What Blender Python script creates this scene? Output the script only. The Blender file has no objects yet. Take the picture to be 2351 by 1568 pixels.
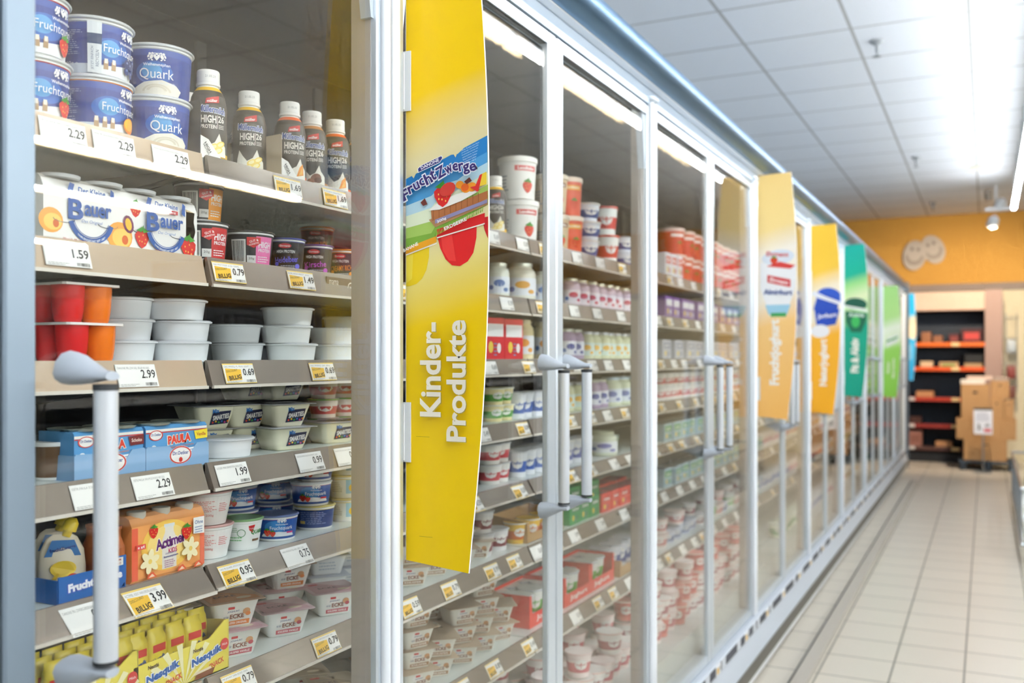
import bpy, math, random
from mathutils import Vector
R = random.Random(7)
C = bpy.context.scene.collection
S = bpy.context.scene
PI = math.pi
# ------------------------------------------------------------------ camera geometry (real metres)
FPX, VX, HY, EYE = 2200.0, 2265.0, 820.0, 1.443
AL = math.atan((VX - 1175.5) / FPX); CA, SA = math.cos(AL), math.sin(AL)
def yat(px, X):            # Y along the aisle of picture column px on the plane X metres left of the lens
    d = FPX / CA * X / (VX - px)
    return (d - X * SA) / CA
# ------------------------------------------------------------------ materials
def lin(h):
    h = h.lstrip('#'); o = []
    for i in (0, 2, 4):
        c = int(h[i:i+2], 16) / 255
        o.append(c / 12.92 if c <= .04045 else ((c + .055) / 1.055) ** 2.4)
    return (o[0], o[1], o[2], 1)
_mats = {}
def M(col, rough=.45, metal=0, spec=.5, emit=0, noise=0, alpha=1):
    key = (col, rough, metal, spec, emit, noise, alpha)
    if key in _mats: return _mats[key]
    m = bpy.data.materials.new('mat_%s_%d' % (col.lstrip('#'), len(_mats))); m.use_nodes = True
    nt = m.node_tree; b = nt.nodes['Principled BSDF']
    b.inputs['Base Color'].default_value = lin(col)
    b.inputs['Roughness'].default_value = rough
    b.inputs['Metallic'].default_value = metal
    b.inputs['Specular IOR Level'].default_value = spec
    b.inputs['Alpha'].default_value = alpha
    if emit:
        b.inputs['Emission Color'].default_value = lin(col); b.inputs['Emission Strength'].default_value = emit
    if noise:
        tc = nt.nodes.new('ShaderNodeTexCoord'); n = nt.nodes.new('ShaderNodeTexNoise'); n.inputs['Scale'].default_value = 60
        mx = nt.nodes.new('ShaderNodeMix'); mx.data_type = 'RGBA'; mx.blend_type = 'MULTIPLY'
        rp = nt.nodes.new('ShaderNodeValToRGB'); rp.color_ramp.elements[0].color = (1-noise, 1-noise, 1-noise, 1); rp.color_ramp.elements[1].color = (1, 1, 1, 1)
        nt.links.new(tc.outputs['Object'], n.inputs['Vector']); nt.links.new(n.outputs['Fac'], rp.inputs['Fac'])
        mx.inputs['Factor'].default_value = 1; mx.inputs[6].default_value = lin(col)
        nt.links.new(rp.outputs['Color'], mx.inputs[7]); nt.links.new(mx.outputs[2], b.inputs['Base Color'])
    _mats[key] = m
    return m
def glass_mat(name, tint, f0, k, gcol):
    m = bpy.data.materials.new(name); m.use_nodes = True; nt = m.node_tree; nt.nodes.clear(); N = nt.nodes.new; L = nt.links.new
    out = N('ShaderNodeOutputMaterial'); mix = N('ShaderNodeMixShader'); tr = N('ShaderNodeBsdfTransparent'); gl = N('ShaderNodeBsdfGlossy')
    tr.inputs['Color'].default_value = tint; gl.inputs['Color'].default_value = gcol; gl.inputs['Roughness'].default_value = .0
    g = N('ShaderNodeNewGeometry'); dt = N('ShaderNodeVectorMath'); dt.operation = 'DOT_PRODUCT'
    L(g.outputs['Normal'], dt.inputs[0]); L(g.outputs['Incoming'], dt.inputs[1])
    def mth(op, a, b=None):
        n = N('ShaderNodeMath'); n.operation = op
        if isinstance(a, (int, float)): n.inputs[0].default_value = a
        else: L(a, n.inputs[0])
        if b is not None:
            if isinstance(b, (int, float)): n.inputs[1].default_value = b
            else: L(b, n.inputs[1])
        return n.outputs[0]
    c = mth('ABSOLUTE', dt.outputs['Value']); p = mth('POWER', mth('SUBTRACT', 1.0, c), 5.0)
    f = mth('MINIMUM', mth('ADD', mth('MULTIPLY', p, k), f0), 1.0)
    L(f, mix.inputs['Fac']); L(tr.outputs[0], mix.inputs[1]); L(gl.outputs[0], mix.inputs[2]); L(mix.outputs[0], out.inputs['Surface'])
    return m
def math_node(nt, op, a, b=None):
    n = nt.nodes.new('ShaderNodeMath'); n.operation = op
    for i, x in ((0, a), (1, b)):
        if x is None: continue
        if isinstance(x, (int, float)): n.inputs[i].default_value = x
        else: nt.links.new(x, n.inputs[i])
    return n.outputs[0]
def grid_mat(name, tile, grout, sx, sy, ox, oy, w, rough, var=.03, spec=.5, bump=0, rmap=False):
    m = bpy.data.materials.new(name); m.use_nodes = True; nt = m.node_tree; b = nt.nodes['Principled BSDF']; N = nt.nodes.new; L = nt.links.new
    tc = N('ShaderNodeTexCoord'); sp = N('ShaderNodeSeparateXYZ'); L(tc.outputs['Object'], sp.inputs[0])
    fr = []
    fl = []
    for o, s, c in ((sp.outputs['X'], sx, ox), (sp.outputs['Y'], sy, oy)):
        q = math_node(nt, 'DIVIDE', math_node(nt, 'SUBTRACT', o, c), s)
        f = math_node(nt, 'FRACT', q); fl.append(math_node(nt, 'FLOOR', q))
        e = math_node(nt, 'MULTIPLY', math_node(nt, 'MINIMUM', f, math_node(nt, 'SUBTRACT', 1.0, f)), s)
        fr.append(e)
    d = math_node(nt, 'MINIMUM', fr[0], fr[1])
    g = math_node(nt, 'LESS_THAN', d, w / 2)
    cx = N('ShaderNodeCombineXYZ'); L(fl[0], cx.inputs[0]); L(fl[1], cx.inputs[1])
    wn = N('ShaderNodeTexWhiteNoise'); L(cx.outputs[0], wn.inputs['Vector'])
    ns = N('ShaderNodeTexNoise'); ns.inputs['Scale'].default_value = 5; ns.inputs['Detail'].default_value = 4; L(tc.outputs['Object'], ns.inputs['Vector'])
    v = math_node(nt, 'ADD', 1 - var, math_node(nt, 'MULTIPLY', math_node(nt, 'ADD', wn.outputs['Value'], ns.outputs['Fac']), var))
    hs = N('ShaderNodeHueSaturation'); hs.inputs['Color'].default_value = lin(tile); L(v, hs.inputs['Value'])
    mx = N('ShaderNodeMix'); mx.data_type = 'RGBA'; L(g, mx.inputs['Factor']); L(hs.outputs[0], mx.inputs[6]); mx.inputs[7].default_value = lin(grout)
    L(mx.outputs[2], b.inputs['Base Color'])
    b.inputs['Roughness'].default_value = rough; b.inputs['Specular IOR Level'].default_value = spec
    if bump:
        bp = N('ShaderNodeBump'); bp.inputs['Strength'].default_value = bump; bp.inputs['Distance'].default_value = .002
        L(math_node(nt, 'SUBTRACT', 1.0, g), bp.inputs['Height']); L(bp.outputs[0], b.inputs['Normal'])
    return m
def zramp(name, stops, rough=.4):
    """printed colour bands down a banner, from its own lower end (0) to its upper end (1)"""
    m = bpy.data.materials.new(name); m.use_nodes = True; nt = m.node_tree; b = nt.nodes['Principled BSDF']
    tc = nt.nodes.new('ShaderNodeTexCoord'); sp = nt.nodes.new('ShaderNodeSeparateXYZ'); nt.links.new(tc.outputs['Object'], sp.inputs[0])
    n = nt.nodes.new('ShaderNodeTexNoise'); n.inputs['Scale'].default_value = 3; nt.links.new(tc.outputs['Object'], n.inputs['Vector'])
    q = math_node(nt, 'ADD', math_node(nt, 'DIVIDE', sp.outputs['Z'], 1.12), math_node(nt, 'MULTIPLY', math_node(nt, 'SUBTRACT', n.outputs['Fac'], .5), .06))
    q = math_node(nt, 'ADD', q, math_node(nt, 'MULTIPLY', sp.outputs['X'], -.3))
    r = nt.nodes.new('ShaderNodeValToRGB'); nt.links.new(q, r.inputs['Fac']); e = r.color_ramp.elements
    e[0].position = stops[0][0]; e[0].color = lin(stops[0][1]); e[1].position = stops[1][0]; e[1].color = lin(stops[1][1])
    for p, c in stops[2:]:
        k = e.new(p); k.color = lin(c)
    nt.links.new(r.outputs[0], b.inputs['Base Color']); b.inputs['Roughness'].default_value = rough
    return m
WHITE, SIL = '#f2f4f5', '#c9d0d6'
# ------------------------------------------------------------------ mesh building
class MB:
    def __init__(s): s.v = []; s.f = []; s.m = []; s.s = []; s.mats = []
    def mi(s, m):
        if isinstance(m, str): m = M(m)
        if m not in s.mats: s.mats.append(m)
        return s.mats.index(m)
    def face(s, pts, m, smooth=False):
        i = len(s.v); s.v += [tuple(p) for p in pts]; s.f.append(tuple(range(i, i + len(pts)))); s.m.append(s.mi(m)); s.s.append(smooth)
    def grid(s, rows, m, close=False, smooth=True, flip=False):
        b = len(s.v); n = len(rows[0]); k = s.mi(m)
        for r in rows: s.v += [tuple(p) for p in r]
        for i in range(len(rows) - 1):
            for j in range(n if close else n - 1):
                a = b + i*n + j; c = b + i*n + (j+1) % n
                q = (a, c, c + n, a + n)
                s.f.append(q[::-1] if flip else q); s.m.append(k); s.s.append(smooth)
    def box(s, x0, y0, z0, x1, y1, z1, m):
        p = [(x0,y0,z0),(x1,y0,z0),(x1,y1,z0),(x0,y1,z0),(x0,y0,z1),(x1,y0,z1),(x1,y1,z1),(x0,y1,z1)]
        b = len(s.v); s.v += p; k = s.mi(m)
        for q in ((3,2,1,0),(4,5,6,7),(0,1,5,4),(1,2,6,5),(2,3,7,6),(3,0,4,7)):
            s.f.append(tuple(b+i for i in q)); s.m.append(k); s.s.append(False)
    def rbox(s, x0, y0, z0, x1, y1, z1, m, r=.004):
        """box with chamfered vertical edges and rims"""
        def ring(i, z): return [(x0+i+r,y0+i,z),(x1-i-r,y0+i,z),(x1-i,y0+i+r,z),(x1-i,y1-i-r,z),(x1-i-r,y1-i,z),(x0+i+r,y1-i,z),(x0+i,y1-i-r,z),(x0+i,y0+i+r,z)]
        q = r * .6
        rows = [ring(q, z0), ring(0, z0+q), ring(0, z1-q), ring(q, z1)]
        s.grid(rows, m, close=True, smooth=False); s.face(rows[0][::-1], m); s.face(rows[-1], m)
    def lathe(s, prof, m, n=24, cx=0, cy=0, cap0=True, cap1=True, sx=1, sy=1):
        """prof: (r, z) or (r, z, material) from the bottom up"""
        rows = [[(cx + p[0]*math.cos(2*PI*j/n)*sx, cy + p[0]*math.sin(2*PI*j/n)*sy, p[1]) for j in range(n)] for p in prof]
        for i in range(len(rows)-1):
            s.grid([rows[i], rows[i+1]], prof[i][2] if len(prof[i]) > 2 else m, close=True)
        if cap0: s.face(rows[0][::-1], prof[0][2] if len(prof[0]) > 2 else m)
        if cap1: s.face(rows[-1], prof[-1][2] if len(prof[-1]) > 2 else m)
    def loft(s, prof, m, n=5, cap0=True, cap1=True, cx=0, cy=0):
        """rounded rectangles: (half x, half y, z, corner radius[, material])"""
        rows = []
        for p in prof:
            hx, hy, z, r = p[:4]; row = []
            for q, (ax, ay) in enumerate(((1,1),(-1,1),(-1,-1),(1,-1))):
                for j in range(n):
                    a = PI/2*q + PI/2*j/(n-1)
                    row.append((cx + ax*(hx-r) + r*math.cos(a), cy + ay*(hy-r) + r*math.sin(a), z))
            rows.append(row)
        for i in range(len(rows)-1):
            s.grid([rows[i], rows[i+1]], prof[i][4] if len(prof[i]) > 4 else m, close=True)
        if cap0: s.face(rows[0][::-1], m)
        if cap1: s.face(rows[-1], prof[-1][4] if len(prof[-1]) > 4 else m)
    def tube(s, pts, r, m, n=8, caps=True):
        pts = [Vector(p) for p in pts]; rows = []; rr = r if isinstance(r, (list, tuple)) else [r]*len(pts)
        for i, p in enumerate(pts):
            t = (pts[min(i+1, len(pts)-1)] - pts[max(i-1, 0)]).normalized()
            u = t.cross(Vector((0,0,1))) if abs(t.z) < .9 else t.cross(Vector((1,0,0)))
            u.normalize(); w = t.cross(u)
            rows.append([p + rr[i]*(math.cos(2*PI*j/n)*u + math.sin(2*PI*j/n)*w) for j in range(n)])
        s.grid(rows, m, close=True)
        if caps: s.face(rows[0][::-1], m); s.face(rows[-1], m)
    def prism(s, poly, axis, a, b, m):
        """poly in the two other axes, extruded from a to b along axis (0,1,2)"""
        def P(p, t):
            return ((t, p[0], p[1]), (p[0], t, p[1]), (p[0], p[1], t))[axis]
        lo = [P(p, a) for p in poly]; hi = [P(p, b) for p in poly]; n = len(poly)
        s.face(lo[::-1], m); s.face(hi, m)
        for i in range(n): s.face([lo[i], lo[(i+1) % n], hi[(i+1) % n], hi[i]], m)
    def data(s, name):
        me = bpy.data.meshes.new(name); me.from_pydata(s.v, [], s.f)
        for m in s.mats: me.materials.append(m)
        me.polygons.foreach_set('material_index', s.m); me.polygons.foreach_set('use_smooth', s.s); me.update()
        return me
# ------------------------------------------------------------------ printed artwork: flat shapes mapped onto a surface
_tc = {}
def text_tris(t, bold=0.0, res=2):
    k = (t, bold, res)
    if k in _tc: return _tc[k]
    cu = bpy.data.curves.new('t', 'FONT'); cu.body = t; cu.size = 1; cu.resolution_u = res; cu.offset = bold; cu.align_x = 'LEFT'
    ob = bpy.data.objects.new('t', cu); C.objects.link(ob)
    dg = bpy.context.evaluated_depsgraph_get(); me = ob.evaluated_get(dg).to_mesh()
    me.calc_loop_triangles(); vs = [(v.co.x, v.co.y) for v in me.vertices]
    tr = [tuple(vs[i] for i in lt.vertices) for lt in me.loop_triangles]
    ob.evaluated_get(dg).to_mesh_clear(); bpy.data.objects.remove(ob); bpy.data.curves.remove(cu)
    if vs:
        x0 = min(v[0] for v in vs); x1 = max(v[0] for v in vs); y0 = min(v[1] for v in vs); y1 = max(v[1] for v in vs)
    else: x0 = x1 = y0 = y1 = 0
    _tc[k] = (tr, x0, x1, y0, y1)
    return _tc[k]
class Art:
    def __init__(s): s.p = []; s.n = 0
    def poly(s, pts, m): s.n += 1; s.p.append(([tuple(pts)], m, s.n)); return s
    def rect(s, a, b, c, d, m): return s.poly([(a,b),(c,b),(c,d),(a,d)], m)
    def ell(s, cx, cy, rx, ry, m, n=18, rot=0):
        c, q = math.cos(rot), math.sin(rot)
        return s.poly([(cx + rx*math.cos(2*PI*i/n)*c - ry*math.sin(2*PI*i/n)*q, cy + rx*math.cos(2*PI*i/n)*q + ry*math.sin(2*PI*i/n)*c) for i in range(n)], m)
    def arc(s, cx, cy, r0, r1, a0, a1, m, n=12, sy=1):
        s.n += 1; o = []
        for i in range(n):
            a = a0 + (a1-a0)*i/n; b = a0 + (a1-a0)*(i+1)/n
            o.append(((cx+r0*math.cos(a), cy+sy*r0*math.sin(a)), (cx+r1*math.cos(a), cy+sy*r1*math.sin(a)), (cx+r1*math.cos(b), cy+sy*r1*math.sin(b)), (cx+r0*math.cos(b), cy+sy*r0*math.sin(b))))
        s.p.append((o, m, s.n)); return s
    def text(s, t, cx, cy, w, h, m, bold=0.0, rot=0, shear=0, res=2, bend=0):
        """text scaled to the box w x h, centred on cx, cy"""
        tr, x0, x1, y0, y1 = text_tris(t, bold, res)
        if not tr: return s
        kx = w / (x1-x0); ky = h / max(y1-y0, .01); c, q = math.cos(rot), math.sin(rot); s.n += 1; o = []
        for T in tr:
            P = []
            for (x, y) in T:
                u = (x - (x0+x1)/2)*kx; v = (y - (y0+y1)/2)*ky; u += shear*v; v += bend*(u*u)/max(w, 1e-6)
                P.append((cx + u*c - v*q, cy + u*q + v*c))
            o.append(tuple(P))
        s.p.append((o, m, s.n)); return s
    def lines(s, x0, y0, x1, y1, n, m, seed=1):
        """fine print"""
        r = random.Random(seed); s.n += 1; o = []; dh = (y1-y0)/n
        for i in range(n):
            y = y0 + dh*i; e = x1 - (x1-x0)*r.random()*.35; x = x0
            while x < e:
                w = (x1-x0)*(.06 + .12*r.random()); w = min(w, e-x)
                o.append(((x,y),(x+w,y),(x+w,y+dh*.42),(x,y+dh*.42))); x += w + (x1-x0)*.025
        s.p.append((o, m, s.n)); return s
    def bars(s, x0, y0, x1, y1, m, seed=3, n=22):
        r = random.Random(seed); s.n += 1; o = []; x = x0
        st = (x1-x0)/n
        for i in range(n):
            w = st*(.25+.5*r.random()); o.append(((x,y0),(x+w,y0),(x+w,y1),(x,y1))); x += st
        s.p.append((o, m, s.n)); return s
    def berry(s, cx, cy, r, kind='strawberry'):
        if kind == 'strawberry':
            s.poly([(cx-r*.85, cy+r*.35), (cx-r*.8, cy-r*.1), (cx-r*.4, cy-r*.75), (cx, cy-r), (cx+r*.45, cy-r*.7), (cx+r*.8, cy-r*.1), (cx+r*.85, cy+r*.4), (cx+r*.4, cy+r*.75), (cx-r*.4, cy+r*.75)], '#d8231f')
            for a, b in ((-.4,.1),(.1,.3),(.4,-.1),(-.05,-.35),(.3,-.5),(-.35,-.3)): s.ell(cx+a*r, cy+b*r, r*.07, r*.1, '#f6c65a', 5)
            s.poly([(cx-r*.75,cy+r*.7),(cx-r*.1,cy+r*.55),(cx,cy+r*1.15)], '#3f8f2a').poly([(cx+r*.75,cy+r*.7),(cx+r*.1,cy+r*.5),(cx,cy+r*1.1)], '#4ba233').poly([(cx-r*.2,cy+r*.7),(cx+r*.25,cy+r*.7),(cx+r*.1,cy+r*1.3)], '#3f8f2a')
        elif kind == 'blueberry':
            for a, b in ((-.6,-.3),(.2,-.5),(.7,.1),(-.1,.3),(-.7,.4),(.4,.7)): s.ell(cx+a*r, cy+b*r, r*.42, r*.42, '#2b3c78', 10).ell(cx+a*r, cy+b*r+r*.1, r*.15, r*.12, '#7f93c8', 6)
        elif kind == 'mango':
            s.ell(cx, cy, r, r*.8, '#f08a1c').ell(cx-r*.1, cy+r*.1, r*.8, r*.6, '#fbc02d')
            for i in (-1,0,1): s.poly([(cx+i*r*.35-r*.03,cy-r*.4),(cx+i*r*.35+r*.03,cy-r*.4),(cx+i*r*.35+r*.13,cy+r*.6),(cx+i*r*.35+r*.07,cy+r*.6)], '#f19a1e')
        elif kind == 'peach':
            s.ell(cx, cy, r, r*.9, '#f5a947').ell(cx+r*.15, cy-r*.1, r*.75, r*.6, '#fbd06b').ell(cx+r*.4, cy-r*.2, r*.25, r*.3, '#d8652a')
        elif kind == 'cherry':
            s.ell(cx-r*.4, cy-r*.3, r*.5, r*.5, '#a8132a', 12).ell(cx+r*.5, cy-r*.35, r*.45, r*.45, '#b91a33', 12).poly([(cx-r*.4,cy+r*.1),(cx-r*.33,cy+r*.1),(cx+r*.2,cy+r),(cx+r*.1,cy+r)], '#3f8f2a')
        return s
    def put(s, mb, fn, step=0):
        """fn(u, v, off) -> point; off is how far the ink sits above the surface"""
        for polys, m, lay in s.p:
            off = .00025 + .00012*lay
            for P in polys:
                pieces = [P]
                if step:
                    a = min(p[0] for p in P); b = max(p[0] for p in P)
                    if b - a > step:
                        n = int((b-a)/step) + 1; pieces = []
                        for i in range(n):
                            q = clip(P, a+(b-a)*i/n, 1); q = clip(q, a+(b-a)*(i+1)/n, -1)
                            if len(q) >= 3: pieces.append(q)
                for q in pieces: mb.face([fn(u, v, off) for u, v in q], m)
def clip(P, x, sg):
    o = []; n = len(P)
    for i in range(n):
        a, b = P[i], P[(i+1) % n]; da, db = (a[0]-x)*sg, (b[0]-x)*sg
        if da >= -1e-9: o.append(a)
        if da*db < -1e-18:
            t = da/(da-db); o.append((x, a[1]+(b[1]-a[1])*t))
    return o
def on_cone(r0, z0, r1, z1, sx=1.0, sy=1.0):       # u = arc length, v = height from z0
    def fn(u, v, off):
        r = r0 + (r1-r0)*v/(z1-z0); a = u/((r0+r1)/2); r += off
        return (r*math.cos(a)*sx, r*math.sin(a)*sy, z0+v)
    return fn
def on_px(x, slope=0, y0=0, z0=0): return lambda u, v, off: (x + slope*v + off, y0+u, z0+v)      # facing the aisle (+X)
def on_my(y, x0=0, z0=0): return lambda u, v, off: (x0+u, y-off, z0+v)                          # facing the near end (-Y)
# ------------------------------------------------------------------ objects
def tag(o, label, cat, group=None, kind=None):
    o['label'] = label; o['category'] = cat
    if group: o['group'] = group
    if kind: o['kind'] = kind
    return o
def link(name, me, parent=None, loc=(0,0,0), rz=0):
    o = bpy.data.objects.new(name, me); C.objects.link(o); o.location = loc; o.rotation_euler = (0,0,rz)
    if parent: o.parent = parent
    return o
def part(name, mb, parent, loc=(0,0,0)): return link(name, mb.data(name), parent, loc)
def thing(name, label, cat, loc=(0,0,0), rz=0, group=None): return tag(link(name, None, None, loc, rz), label, cat, group)
def single(name, mb, label, cat, loc=(0,0,0), rz=0, group=None, kind=None): return tag(link(name, mb.data(name), None, loc, rz), label, cat, group, kind)
def struct(name, mb):
    o = link(name, mb.data(name)); o['kind'] = 'structure'; return o
# a product kind: list of (part name, mesh, [sub-parts]); placed as a thing with its own copies of the parts
_kinds = {}
def kind(key, fn, *a):
    if key not in _kinds: _kinds[key] = fn(*a)
    return _kinds[key]
def place(name, K, label, cat, loc, rz=0, group=None, scale=1):
    if len(K) == 1:
        o = link(name, K[0][1], None, loc, rz)
    else:
        o = link(name, None, None, loc, rz)
        for nm, me, sub in K:
            p = link(nm, me, o)
            for sn, sm in sub: link(sn, sm, p)
    if scale != 1: o.scale = (scale,)*3 if not isinstance(scale, tuple) else scale
    return tag(o, label, cat, group)
# ------------------------------------------------------------------ camera
cam = bpy.data.cameras.new('camera'); co = bpy.data.objects.new('camera', cam); C.objects.link(co); S.camera = co
cam.sensor_width = 36; cam.sensor_fit = 'HORIZONTAL'; cam.lens = FPX/2351*36; cam.shift_y = (HY-784)/2351
cam.clip_start = .05; cam.clip_end = 100
co.location = (0, 0, EYE); co.rotation_euler = (PI/2, 0, AL)
cam.dof.use_dof = True; cam.dof.focus_distance = 1.66; cam.dof.aperture_fstop = 3.4
S.view_settings.view_transform = 'Standard'; S.view_settings.look = 'None'; S.view_settings.gamma = 1
S.view_settings.use_curve_mapping = False; S.view_settings.exposure = 1.6
S.cycles.transparent_max_bounces = 24; S.cycles.max_bounces = 6; S.cycles.diffuse_bounces = 3; S.cycles.glossy_bounces = 3; S.cycles.use_adaptive_sampling = True; S.cycles.adaptive_threshold = .05; S.cycles.adaptive_min_samples = 12; S.cycles.use_light_tree = False
S.cycles.caustics_reflective = False; S.cycles.caustics_refractive = False; S.cycles.sample_clamp_indirect = 6
w = bpy.data.worlds.new('world'); S.world = w; w.use_nodes = True
w.node_tree.nodes['Background'].inputs[0].default_value = (.8, .88, 1, 1); w.node_tree.nodes['Background'].inputs[1].default_value = .3
# ------------------------------------------------------------------ room shell
XL, XR, YN, YF, ZC = -2.4, 14.0, -7.0, 14.9, 3.46
m_floor = grid_mat('floor_tiles', '#d3ccbe', '#77746a', .30, .324, -.091, 5.19, .009, .33, .05, bump=.15)
m_ceil = grid_mat('ceiling_tiles', '#dde1e4', '#a6a7a4', .654, .654, -.093, .31, .020, .8, .015)
mb = MB(); mb.box(XL, YN, -.05, XR, YF, 0, m_floor); struct('floor', mb)
mb = MB(); mb.box(XL, YN, ZC, XR, YF, ZC+.05, m_ceil); struct('ceiling', mb)
orange = M('#c8963f', .75); cream = M('#d8cfb2', .7); taupe = M('#8d8078', .7); greyw = M('#c9cdcf', .8)
mb = MB(); mb.box(XL, YF, 2.45, XR, YF+.1, ZC, orange); mb.box(XL, YF, 0, XR, YF+.1, 2.45, cream); struct('wall_back', mb)
mb = MB(); mb.box(XL, YF-.03, 2.376, XR, YF, 2.475, taupe); struct('trim_1', mb)
mb = MB(); mb.box(XL-.1, YN, 0, XL, YF, ZC, greyw); struct('wall_left', mb)
mb = MB(); mb.box(XR, YN, 0, XR+.1, YF, ZC, greyw); struct('wall_right', mb)
mb = MB(); mb.box(XL, YN-.1, 0, XR, YN, ZC, greyw); struct('wall_front', mb)
# two oval smiling-face plaques on the orange wall
def smile_plaque(x, z, rx, rz_, tilt, lab, yo):
    mb = MB(); n = 28; fr = []; bk = []
    for i in range(n):
        a = 2*PI*i/n; u = rx*math.cos(a); v = rz_*math.sin(a); X = x+u*math.cos(tilt)-v*math.sin(tilt); Z = z+u*math.sin(tilt)+v*math.cos(tilt)
        fr.append((X, YF-.025-yo, Z)); bk.append((X, YF-.002, Z))
    mb.face(fr, '#b3aa9f'); mb.grid([fr, bk], '#988f84', close=True, smooth=False)
    A = Art()
    def q(u, v): return (u*math.cos(tilt)-v*math.sin(tilt), u*math.sin(tilt)+v*math.cos(tilt))
    for s in (-1, 1):
        e = q(s*rx*.27, rz_*.4); A.ell(e[0], e[1], rx*.14, rz_*.13, '#7c746a', 12, tilt)
    pts = [q(rx*.8*math.cos(t), -rz_*.05+rz_*.62*math.sin(t)) for t in [PI+PI*i/14 for i in range(15)]] + [q(rx*.55*math.cos(t), rz_*.02+rz_*.42*math.sin(t)) for t in [2*PI-PI*i/14 for i in range(15)]]
    for i in range(14): A.poly([pts[i], pts[i+1], pts[28-i], pts[29-i]], '#968d82')
    A.put(mb, on_my(YF-.026-yo, x, z)); single('wall_plaque', mb, lab, 'plaque')
WX = lambda px: (px-2265)*.896*13.6/2200*1.0
WZ = lambda py: EYE-(py-820)*13.6/2200
smile_plaque(WX(2098), WZ(584), .155, .215, -.12, 'left one of two grey oval smiling faces on the orange wall', .02)
smile_plaque(WX(2142), WZ(572), .15, .21, .38, 'right one of two grey oval smiling faces, tilted, on the orange wall', 0)
# ------------------------------------------------------------------ lamps
lamp_m = M('#f4f8ff', .5, emit=25); lamp_f = M('#fbfaf6', .5, emit=42)
def lamp_row(X, y0, y1, z, seg, rowname, rad=.018):
    n = int(round((y1-y0)/seg)); s = (y1-y0)/n
    for i in range(n):
        mb = MB(); a = y0+i*s+.02; b = a+s-.04
        t = thing('ceiling_lamp', '%s tube lamp from the near end, %s' % (ORD[i+1], rowname), 'lamp', (X, a, z), 0, 'tube lamps in the %s' % rowname)
        h = MB(); h.prism([(-.018,.07),(.018,.07),(.018,.03),(-.018,.03)], 1, 0, b-a, M('#8e9396')); 
        for yy in (.25, b-a-.25): h.box(-.008, yy, .07, .008, yy+.01, ZC-z, M('#b9bfc4'))
        part('housing', h, t)
        g = MB(); g.tube([(0,.01,0),(0,b-a-.01,0)], rad, lamp_m if rad > .02 else lamp_f, 8); part('tube', g, t)
ORD = ['', 'first', 'second', 'third', 'fourth', 'fifth', 'sixth', 'seventh', 'eighth', 'ninth', 'tenth', 'eleventh', 'twelfth', 'thirteenth', 'fourteenth', 'fifteenth', 'sixteenth', 'seventeenth', 'eighteenth', 'nineteenth', 'twentieth']
ORD += ['%dth' % i for i in range(21, 60)]
lamp_row(.27, -6, 11.95, 3.09, 1.5, 'row hanging above the aisle', .022)
lamp_row(4.49, -4, 8, 3.09, 2.0, 'second ceiling row')
lamp_row(6.33, -4, 8, 3.09, 2.0, 'third ceiling row')
lamp_row(10.1, -4, 10, 3.09, 2.33, 'farthest ceiling row')
# spotlight cluster near the end of the tube row
sp = thing('ceiling_spotlight', 'white twin spotlight hanging beside the end of the tube lamps', 'spotlight', (.10, 12.6, ZC))
mb = MB(); mb.box(-.012, -.012, -.26, .012, .012, 0, '#cfd3d6'); mb.box(-.12, -.03, -.30, .18, .03, -.26, '#dfe2e4'); part('bracket', mb, sp)
for i, (x, z, e) in enumerate(((.05, -.22, '#f6f8fa'), (-.03, -.42, '#ffe2c4'))):
    mb = MB(); mb.lathe([(.03, .07), (.06, .03), (.065, -.06)], '#d9dde0', 16, cap1=False); o = part('lamp_head', mb, sp, (x, 0, z)); o.rotation_euler = (.9, 0, .3)
    mb = MB(); mb.lathe([(.055, -.055), (.055, -.05)], M(e, emit=9), 16); part('bulb', mb, o)
mb = MB(); mb.lathe([(.035, -.12), (.045, 0)], '#8b7f70', 12); part('mounting_cup', mb, sp, (-.08, 0, -.05))
for x, y, z, e, sz in ((.1, 12.5, 2.9, 60, .3),):
    l = bpy.data.lights.new('spotlight_light', 'SPOT'); l.energy = 90; l.color = (1, .80, .58); l.spot_size = 2.0; l.spot_blend = .7; l.shadow_soft_size = .08
    o = bpy.data.objects.new('spotlight_light', l); C.objects.link(o); o.location = (x, y, z); o.rotation_euler = (.95, 0, .2)
def sprinkler(px, py, lab):
    v = HY-py; d = FPX*(ZC-EYE-.05)/v; X = (px-VX)*d*CA/FPX; Y = (d+X*SA)/CA
    t = thing('ceiling_sprinkler', lab, 'sprinkler', (X, Y, ZC))
    mb = MB(); mb.lathe([(.012,-.07),(.012,-.03),(.03,-.02),(.045,-.004),(.045,0)], '#8f9496', 14); part('base', mb, t)
    mb = MB(); mb.lathe([(.004,-.105),(.03,-.1),(.004,-.095),(.006,-.07)], '#6f7476', 14); part('deflector', mb, t)
sprinkler(2013, 112, 'nearest small grey sprinkler head on the ceiling tiles')
sprinkler(2103, 372, 'second small grey sprinkler head on the ceiling tiles')
sprinkler(2142, 474, 'farthest small sprinkler head, close to the orange wall')
mb = MB(); mb.lathe([(.12,-.02),(.16,-.008),(.16,0)], '#d9d8c8', 24)
d = FPX*(ZC-EYE)/(HY-382); X = (2262-VX)*d*CA/FPX; single('smoke_detector', mb, 'flat round cream disc on the ceiling near the far wall', 'detector', (X, (d+X*SA)/CA, ZC))
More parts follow.
